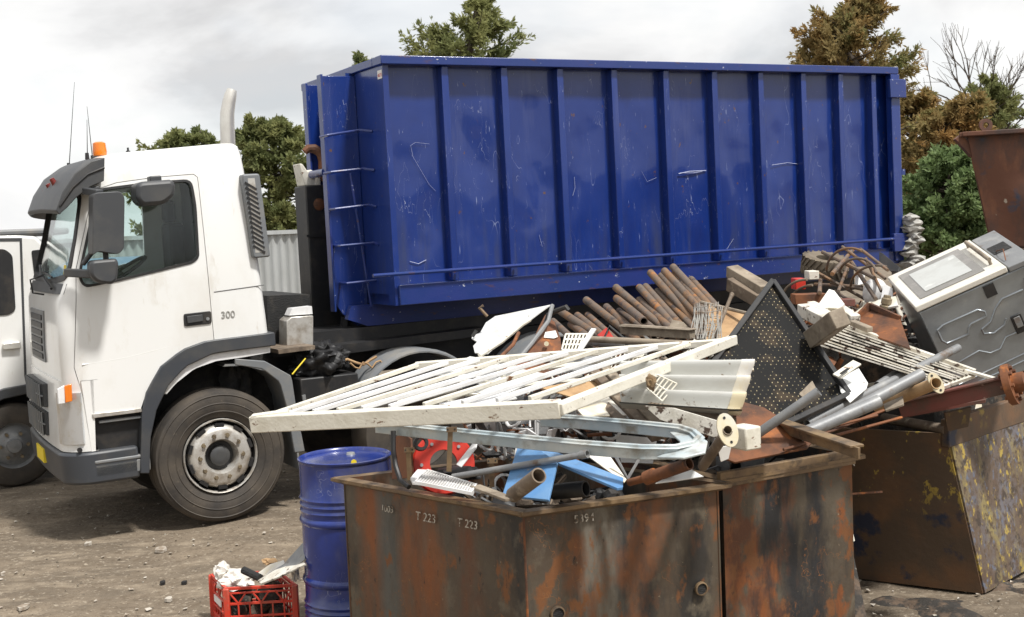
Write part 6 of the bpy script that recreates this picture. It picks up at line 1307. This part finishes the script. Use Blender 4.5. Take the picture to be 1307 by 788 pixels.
# rusty rod frames
rods = [((1050, 322), (1116, 355)), ((1075, 315), (1130, 356)), ((1041, 347), (1104, 382)), ((1087, 335), (1118, 382)), ((1040, 363), (1100, 366)), ((1082, 340), (1070, 372)), ((1088, 320), (1062, 350)), ((1098, 318), (1133, 345)), ((1066, 372), (1096, 392)), ((1047, 358), (1046, 374)), ((1105, 330), (1125, 372)), ((1060, 361), (1112, 372))]
for k, (a, b_) in enumerate(rods):
    d0, d1 = random.uniform(8.2, 8.8), random.uniform(7.7, 8.2); m = MB(); m.tube(P(*a, d0), P(*b_, d1), .010 if k % 3 else .013, 8); single('rusty_rod', m, 'pipe_rust', 'rusty rod in the tangle between the small tyre and the oven', 'rod', 'rusty rods tangled beside the small tyre')
for k, (cx_, cy_, rx, ry, a0_, a1_, lab) in enumerate(((1030, 385, 33, 28, 150, 270, 'larger bent brown hoop left of the small tyre'), (1040, 392, 34, 28, 160, 265, 'lower bent brown hoop above the timber block'), (1085, 345, 30, 28, 180, 300, 'thin dark hoop rising in front of the small tyre'), (1120, 365, 34, 26, 170, 290, 'brown hoop next to the top corner of the oven'), (1095, 352, 24, 22, 190, 350, 'small thin hoop in the middle of the rod tangle'))):
    pts = [P(cx_+rx*math.cos(R(a0_+(a1_-a0_)*t_/14)), cy_+ry*math.sin(R(a0_+(a1_-a0_)*t_/14)), 8.2-.3*t_/14) for t_ in range(15)]; m = MB(); m.path(pts, .008, 8); single('bent_hoop', m, 'pipe_rust' if k > 1 else 'brownwood', lab, 'hoop', 'bent hoops in the rod tangle')
bxs = (((1018, 362), 13, 14, 8.1, 'red', 'small bright red box left of the rod tangle'), ((1035, 351), 13, 11, 8.3, 'offwhite', 'small white box on the heap left of the small tyre'), ((1031, 381), 40, 13, 7.9, 'rust', 'rust brown box under the bent hoops'), ((1072, 386), 30, 9, 7.9, 'redbeam', 'dark red block under the rod tangle'))
for (cx_, cy_), wpx, hpx, d, mt, lab in bxs:
    s = d*DS/FPX; c = P(cx_, cy_, d); m = MB(); m.bar(c-V((wpx*s/2, .02, 0)), c+V((wpx*s/2, -.02, 0)), .12, hpx*s, (0.1, 0, 1)); single('metal_box', m, mt, lab, 'box', 'small boxes in the heap', bevel=.004)
slab([(1122, 322), (1126, 323), (1148, 341), (1146, 347), (1136, 346), (1122, 334)], [(1122, 322, 8.6), (1148, 341, 8.2), (1122, 334, 8.5)], .02, 'bent_channel', 'black', 'dark bent channel touching the upper left corner of the oven', 'channel')
# ---------- OVEN
O_ = P(1169, 395, 6.7/DS*1.0); ea = V((.9031, -.1555, .4003)).normalized(); ebv = V((.0783, .9762, .2025)); eb = (ebv-ea*ebv.dot(ea)).normalized(); ec = ea.cross(eb); ec = ec if ec.z < 0 else -ec
La, Lb, Lc = .655, .682, .60
ov = thing('kitchen_oven', 'built-in oven with pale glass door lying on its back on the heap', 'oven', O_+ea*La/2+eb*Lb/2+ec*Lc)
def op(a, b_, c): return O_+ea*a+eb*b_+ec*c
def obx(m, a0, a1, b0, b1, c0, c1): return m.hexa([op(a0, b0, c0), op(a1, b0, c0), op(a1, b1, c0), op(a0, b1, c0), op(a0, b0, c1), op(a1, b0, c1), op(a1, b1, c1), op(a0, b1, c1)])
m = MB(); n = 14; vs = []
obx(m, .01, La-.01, .012, Lb-.01, .03, Lc); m.build('oven_body', 'ovenside', ov, bevel=.008)
dm = .525
m = MB(); obx(m, 0, dm, 0, Lb, -.012, .022); od = m.build('oven_door', 'cream', ov, bevel=.006)
od.data.materials.clear(); od.data.materials.append(mat('oven_door_white', (.70, .67, .60), .35, 0, [((.52, .48, .40), 6, .5, .75, I1), ((.2, .16, .1), 25, .66, .72, I1)]))
m = MB(); obx(m, .055, dm-.095, .08, Lb-.08, -.0165, -.0125); m.build('door_border', mat('oven_glass_border', (.19, .18, .165), .25, 0, [((.28, .26, .24), 9, .5, .7, I1)]), od)
m = MB(); obx(m, .105, dm-.145, .15, Lb-.15, -.0195, -.017); m.build('door_glass', mat('dusty_oven_glass', (.46, .47, .45), .12, 0, [((.36, .36, .33), 5, .45, .7, I1), ((.6, .6, .57), 14, .6, .7, I1)], coat=.6), od)
m = MB(); m.tube(op(dm-.045, .12, -.045), op(dm-.045, Lb-.12, -.045), .012, 12); m.tube(op(dm-.045, .13, -.045), op(dm-.045, .13, -.01), .009, 8); m.tube(op(dm-.045, Lb-.13, -.045), op(dm-.045, Lb-.13, -.01), .009, 8); m.build('door_bar', 'timber', od)
m = MB(); obx(m, dm+.008, La+.02, .0, Lb, -.002, .028); pn = m.build('control_panel', 'pipe', ov, bevel=.004)
m = MB(); obx(m, dm+.02, La-.01, .27, .42, -.006, -.0025); m.build('control_opening', 'blackrough', pn)
m = MB()
m.path([op(dm+.03, .1, -.01), op(dm+.06, .2, -.04), op(dm+.04, .3, -.01)], .003, 5); m.build('wiring', 'rust', pn)
m = MB(); obx(m, .37, .43, .003, .011, .045, .115); m.build('hinge_cover', 'black', ov)
m = MB(); obx(m, .44, .50, .003, .011, .27, .38); sl_ = m.build('side_recess', 'black', ov, bevel=.006)
m = MB(); obx(m, .452, .488, -.003, .0025, .28, .345); m.build('recess_flap', 'pipe', sl_, bevel=.003)
# pressed ridges on the oven side (b=0 face)
def ridge(pts, r_=.007): m = MB(); m.path([op(a, .013, c) for a, c in pts], r_, 8); return m.build('pressed_ridge', 'ovenside', ov, 60)
ridge([(.06, .17), (.10, .155), (.30, .155), (.33, .18), (.33, .21), (.24, .215), (.215, .235), (.205, .265), (.08, .265), (.06, .235), (.06, .17)])
ridge([(.28, .27), (.34, .25), (.39, .19), (.44, .155), (.56, .155)])
ridge([(.28, .27), (.28, .30), (.33, .32), (.40, .30), (.42, .27)])
ridge([(.03, .45), (.06, .40), (.22, .38), (.27, .42), (.33, .42), (.38, .37), (.52, .37), (.55, .40), (.55, .47), (.52, .50), (.05, .52), (.03, .49), (.03, .45)], .006)
ridge([(.02, .555), (.60, .535)], .006)
m = MB()
for k in range(9): m.bar(op(.585, .009, .10+k*.016), op(.635, .009, .095+k*.016), .004, .006, eb)
m.build('vent_slot', 'black', ov)
# ---------- rusty pipe stack
pl = [((748, 383), (812, 433)), ((774, 392), (806, 422)), ((786, 367), (850, 422)), ((787, 381), (812, 402)), ((790, 397), (822, 421)), ((806, 397), (834, 420)), ((816, 367), (862, 418)), ((816, 383), (856, 420)), ((824, 366), (865, 412)), ((839, 372), (890, 424)), ((830, 348), (890, 415)), ((844, 352), (895, 408)), ((848, 346), (900, 402)), ((861, 349), (903, 400)), ((859, 341), (910, 396)), ((882, 357), (918, 396)), ((750, 402), (778, 427)), ((716, 398), (765, 430)), ((737, 403), (768, 428)), ((729, 414), (752, 432)), ((706, 410), (730, 432)), ((780, 404), (806, 428))]
for k, (a, b_) in enumerate(pl):
    d = 8.9-(.3*((a[1]-340)/90))+random.uniform(-.04, .04); r_ = .025 if k not in (4, 5, 16, 20) else .021
    dd = (P(*b_, d-.75)-P(*a, d)); m = MB(); m.tube(P(*a, d), P(*b_, d-.75)+dd*.35, r_, 14, .006); tag(m.build('rusty_pipe', 'pipe_rust'), 'rusty round pipe in the bundle beneath the middle of the blue container', 'pipe', 'bundle of rusty pipes under the blue container')
# channel, tubes
m = MB(); m.bar(P(795, 420, 7.6), P(884, 426, 7.2), .05, .055); m.bar(P(795, 416, 7.58), P(884, 421, 7.18), .07, .006); single('steel_channel', m, 'timber', 'dull grey steel channel lying below the rusty pipes', 'channel', bevel=.002)
slab([(853, 420), (858, 408), (872, 411), (882, 421)], [(853, 420, 7.7), (858, 408, 7.75), (882, 421, 7.6)], .02, 'grey_block', 'timber', 'grey wedge on the end of the steel channel', 'block')
m = MB(); m.tube(P(750, 433, 7.3), P(935, 442, 6.9), .018, 12); single('round_bar', m, 'timber', 'long dull round bar behind the back rail of the gate', 'bar')
m = MB(); m.tube(P(745, 436, 7.5), P(800, 440, 7.3), .022, 12, .004); single('round_bar', m, 'pipe', 'short grey tube left of the long round bar', 'tube')
# rusty sheet and crossing rods
slab([(905, 388), (956, 400), (945, 425), (925, 438), (900, 440), (903, 410)], [(905, 388, 8.0), (956, 400, 7.8), (900, 440, 7.4)], .008, 'tan_sheet', 'cardboard', 'tan brown sheet left of the perforated panel', 'sheet')
m = MB(); m.tube(P(895, 386, 8.1), P(957, 401, 7.6), .011, 8); single('crossing_rod', m, 'timber', 'thin rod along the top of the tan sheet', 'rod', 'two crossing rods over the tan sheet')
m = MB(); m.tube(P(934, 376, 7.9), P(912, 432, 7.3), .011, 8); m.blob(P(934, 377, 7.9), (.016, .016, .02), .2, 2, 1, 2); single('crossing_rod', m, 'brownwood', 'steep rod crossing in front of the tan sheet', 'rod', 'two crossing rods over the tan sheet')
# wire bundle
m = MB()
for k in range(26):
    x0 = 884+k*1.5; m.path([P(x0+random.uniform(-2, 2), 388+random.uniform(-3, 5), 7.7), P(x0+random.uniform(-3, 3), 402, 7.5), P(x0+random.uniform(-3, 3), 417, 7.35), P(x0+random.uniform(-4, 2)-2, 433, 7.2)], .0028, 4)
for k in range(8): y_ = 392+k*5; m.path([P(886, y_+random.uniform(-2, 2), 7.55), P(905, y_+random.uniform(-2, 2), 7.5), P(921, y_+random.uniform(-2, 2), 7.5)], .0022, 4)
single('wire_bundle', m, 'wire', 'loose bundle of pale steel wires right of the rusty pipes', 'wire')
# rusty guard with label
gd = thing('machine_guard', 'rusty tapered guard plate with a white label behind the gate', 'guard', P(697, 447, 7.1)); m = MB(); facet(m, [(696, 401), (708, 411), (715, 430), (718, 449), (673, 451), (681, 432), (687, 418)], [(696, 401, 7.4), (718, 449, 7.05), (673, 451, 7.05)], .02); m.build('guard_plate', 'rust', gd, bevel=.004)
m = MB(); facet(m, [(696, 424), (709, 422), (712, 430), (707, 432), (694, 431)], [(696, 424, 7.2), (709, 422, 7.2), (694, 431, 7.17)], .003); m.build('label_plate', 'label', gd)
m = MB(); m.tube(P(697.5, 439, 7.08), P(697.5, 439, 7.05), .013, 12); m.build('washer', 'cream', gd)
m = MB(); m.path([P(697, 412, 7.3), P(700, 402, 7.3), P(712, 396, 7.25), P(723, 392, 7.2), P(725, 396, 7.2)], .014, 8); single('hooked_bar', m, 'black', 'dark hooked bar above the rusty guard', 'bar')
m = MB(); m.path([P(665, 455, 7.0), P(680, 437, 7.1), P(700, 410, 7.2), P(705, 390, 7.3)], .012, 8); single('bent_tube', m, 'pipe', 'bent grey tube crossing left of the rusty guard', 'tube')
# white mangled panel
mp_ = thing('appliance_panel', 'mangled white enamel panel with torn edges behind the gate', 'panel', P(640, 450, 7.3)); m = MB()
facet(m, [(632, 404), (703, 389), (690, 399), (672, 412), (655, 424), (640, 434), (634, 420)], [(632, 404, 7.9), (703, 389, 7.9), (640, 434, 7.3)], .006)
facet(m, [(632, 404), (620, 412), (613, 424), (603, 428), (602, 431), (609, 436), (604, 443), (606, 450), (622, 452), (640, 434), (634, 420)], [(632, 404, 7.9), (602, 431, 7.6), (640, 434, 7.3)], .006)
m.v = [p+V((0, .02*noise.noise(p*9), .012*noise.noise(p*11))) for p in m.v]; m.build('panel_face', 'appl', mp_)
m = MB(); m.bar(P(603, 430, 7.55), P(608, 422, 7.57), .02, .004, (0, 1, 0)); m.build('panel_hole', 'blackrough', mp_)
m = MB(); m.path([P(622, 404, 7.6), P(612, 393, 7.6), P(617, 390, 7.6)], .010, 6); m.build('clip', 'rim', mp_)
for k, (pts_, r_, mt, lab) in enumerate(((((612, 454, 7.0), (640, 436, 7.1), (665, 415, 7.2), (676, 408, 7.25)), .014, 'offwhite', 'bent white tube under the mangled panel'), (((640, 455, 6.9), (655, 440, 7.0), (662, 425, 7.1)), .010, 'rust', 'short rusty rod under the mangled panel'))):
    m = MB(); m.path([P(*q_) for q_ in pts_], r_, 8); single('bent_tube', m, mt, lab, 'tube')
# white plates, racks and tubes under the gate bars
pls = [([(548, 478), (600, 455), (640, 462), (610, 482)], 6.9, 'appl', 'white crumpled sheet under the back left corner of the gate'), ([(600, 500), (660, 470), (700, 478), (640, 505)], 6.6, 'appl', 'white enamel sheet under the middle bars of the gate'),
       ([(480, 505), (560, 488), (590, 495), (520, 515)], 6.5, 'offwhite', 'long white sheet under the left bars of the gate'), ([(700, 460), (760, 452), (770, 466), (720, 476)], 6.9, 'pipe', 'grey sheet under the middle of the back rail'),
       ([(640, 470), (690, 455), (720, 470), (672, 490)], 6.9, 'rust', 'rusty sheet under the middle bars of the gate'), ([(690, 495), (770, 480), (800, 492), (740, 510)], 6.5, 'cardboard', 'tan board showing beside the front right corner of the gate'), ([(735, 520), (775, 505), (800, 530), (745, 532)], 6.2, 'cream', 'cream board beneath the front right corner of the gate'),
       ([(560, 515), (640, 500), (660, 508), (600, 520)], 6.2, 'cleanwhite', 'flat white sheet just behind the front rail of the gate'), ([(800, 466), (850, 456), (870, 470), (820, 482)], 6.9, 'timber', 'grey brown board under the back right corner of the gate')]
for pix, d, mt, lab in pls:
    m = MB(); facet(m, pix, [(*pix[0], d), (*pix[1], d+.25), (*pix[3], d-.1)], .006); o_ = single('scrap_sheet', m, mt, lab, 'sheet', 'scrap sheets under the gate')
wt = [(((560, 500), (580, 488), (620, 486), (640, 472), (600, 470)), 'looped white tube under the left half of the gate'), (((570, 512), (590, 503), (612, 505), (600, 515), (575, 514)), 'small white wire loop behind the front rail'), (((640, 480), (660, 462), (690, 455), (720, 460)), 'curved white tube near the back rail of the gate'), (((700, 470), (760, 462), (820, 455)), 'straight white tube under the right half of the gate'), (((650, 495), (700, 488), (745, 486), (790, 478)), 'thin white tube crossing under the gate bars')]
for k, (pts_, lab) in enumerate(wt):
    m = MB(); m.path([P(x_, y_, 6.75-.006*(y_-470)) for x_, y_ in pts_], .012, 8); single('white_tube', m, 'offwhite', lab, 'tube', 'white tubes under the gate')
def rack(p0, p1, p2, p3, d0, d1, na, nb, lab, mt='offwhite', r_=.0035):
    q = [P(*p0, d0), P(*p1, d0), P(*p2, d1), P(*p3, d1)]; m = MB()
    for k in range(na+1): m.tube(q[0].lerp(q[1], k/na), q[3].lerp(q[2], k/na), r_, 5)
    for k in range(nb+1): m.tube(q[0].lerp(q[3], k/nb), q[1].lerp(q[2], k/nb), r_*1.2, 5)
    single('wire_rack', m, mt, lab, 'rack', 'wire racks in the heap')
rack((722, 427), (750, 427), (742, 447), (717, 447), 7.2, 7.0, 6, 3, 'white wire rack standing behind the middle of the gate', r_=.006)
rack((778, 450), (826, 446), (806, 476), (766, 482), 6.9, 6.7, 9, 2, 'fine white wire rack under the right bars of the gate')
rack((838, 478), (864, 490), (845, 512), (826, 496), 6.0, 5.95, 5, 2, 'small white wire rack hanging below the right rail of the gate')
m = MB(); m.bar(P(740, 447, 6.9), P(758, 420, 7.0), .03, .008); single('flat_strip', m, 'cleanwhite', 'short white flat strip rising beside the standing wire rack', 'strip')
slab([(762, 428), (774, 418), (784, 432), (770, 432)], [(762, 428, 7.5), (774, 418, 7.5), (770, 432, 7.4)], .01, 'red_flap', 'red', 'small red triangular flap below the rusty pipes', 'flap')
m = MB(); m.path([P(772, 432, 7.4), P(778, 417, 7.45), P(798, 434, 7.35)], .011, 6); single('bent_bar', m, 'black', 'dark inverted V bar beside the red flap', 'bar')
m = MB(); m.blob(P(831, 488, 5.9), (.022, .02, .034), .6, 3, 2, 3); single('ragged_fitting', m, 'rim', 'stained cream fitting hanging under the right rail of the gate', 'fitting')
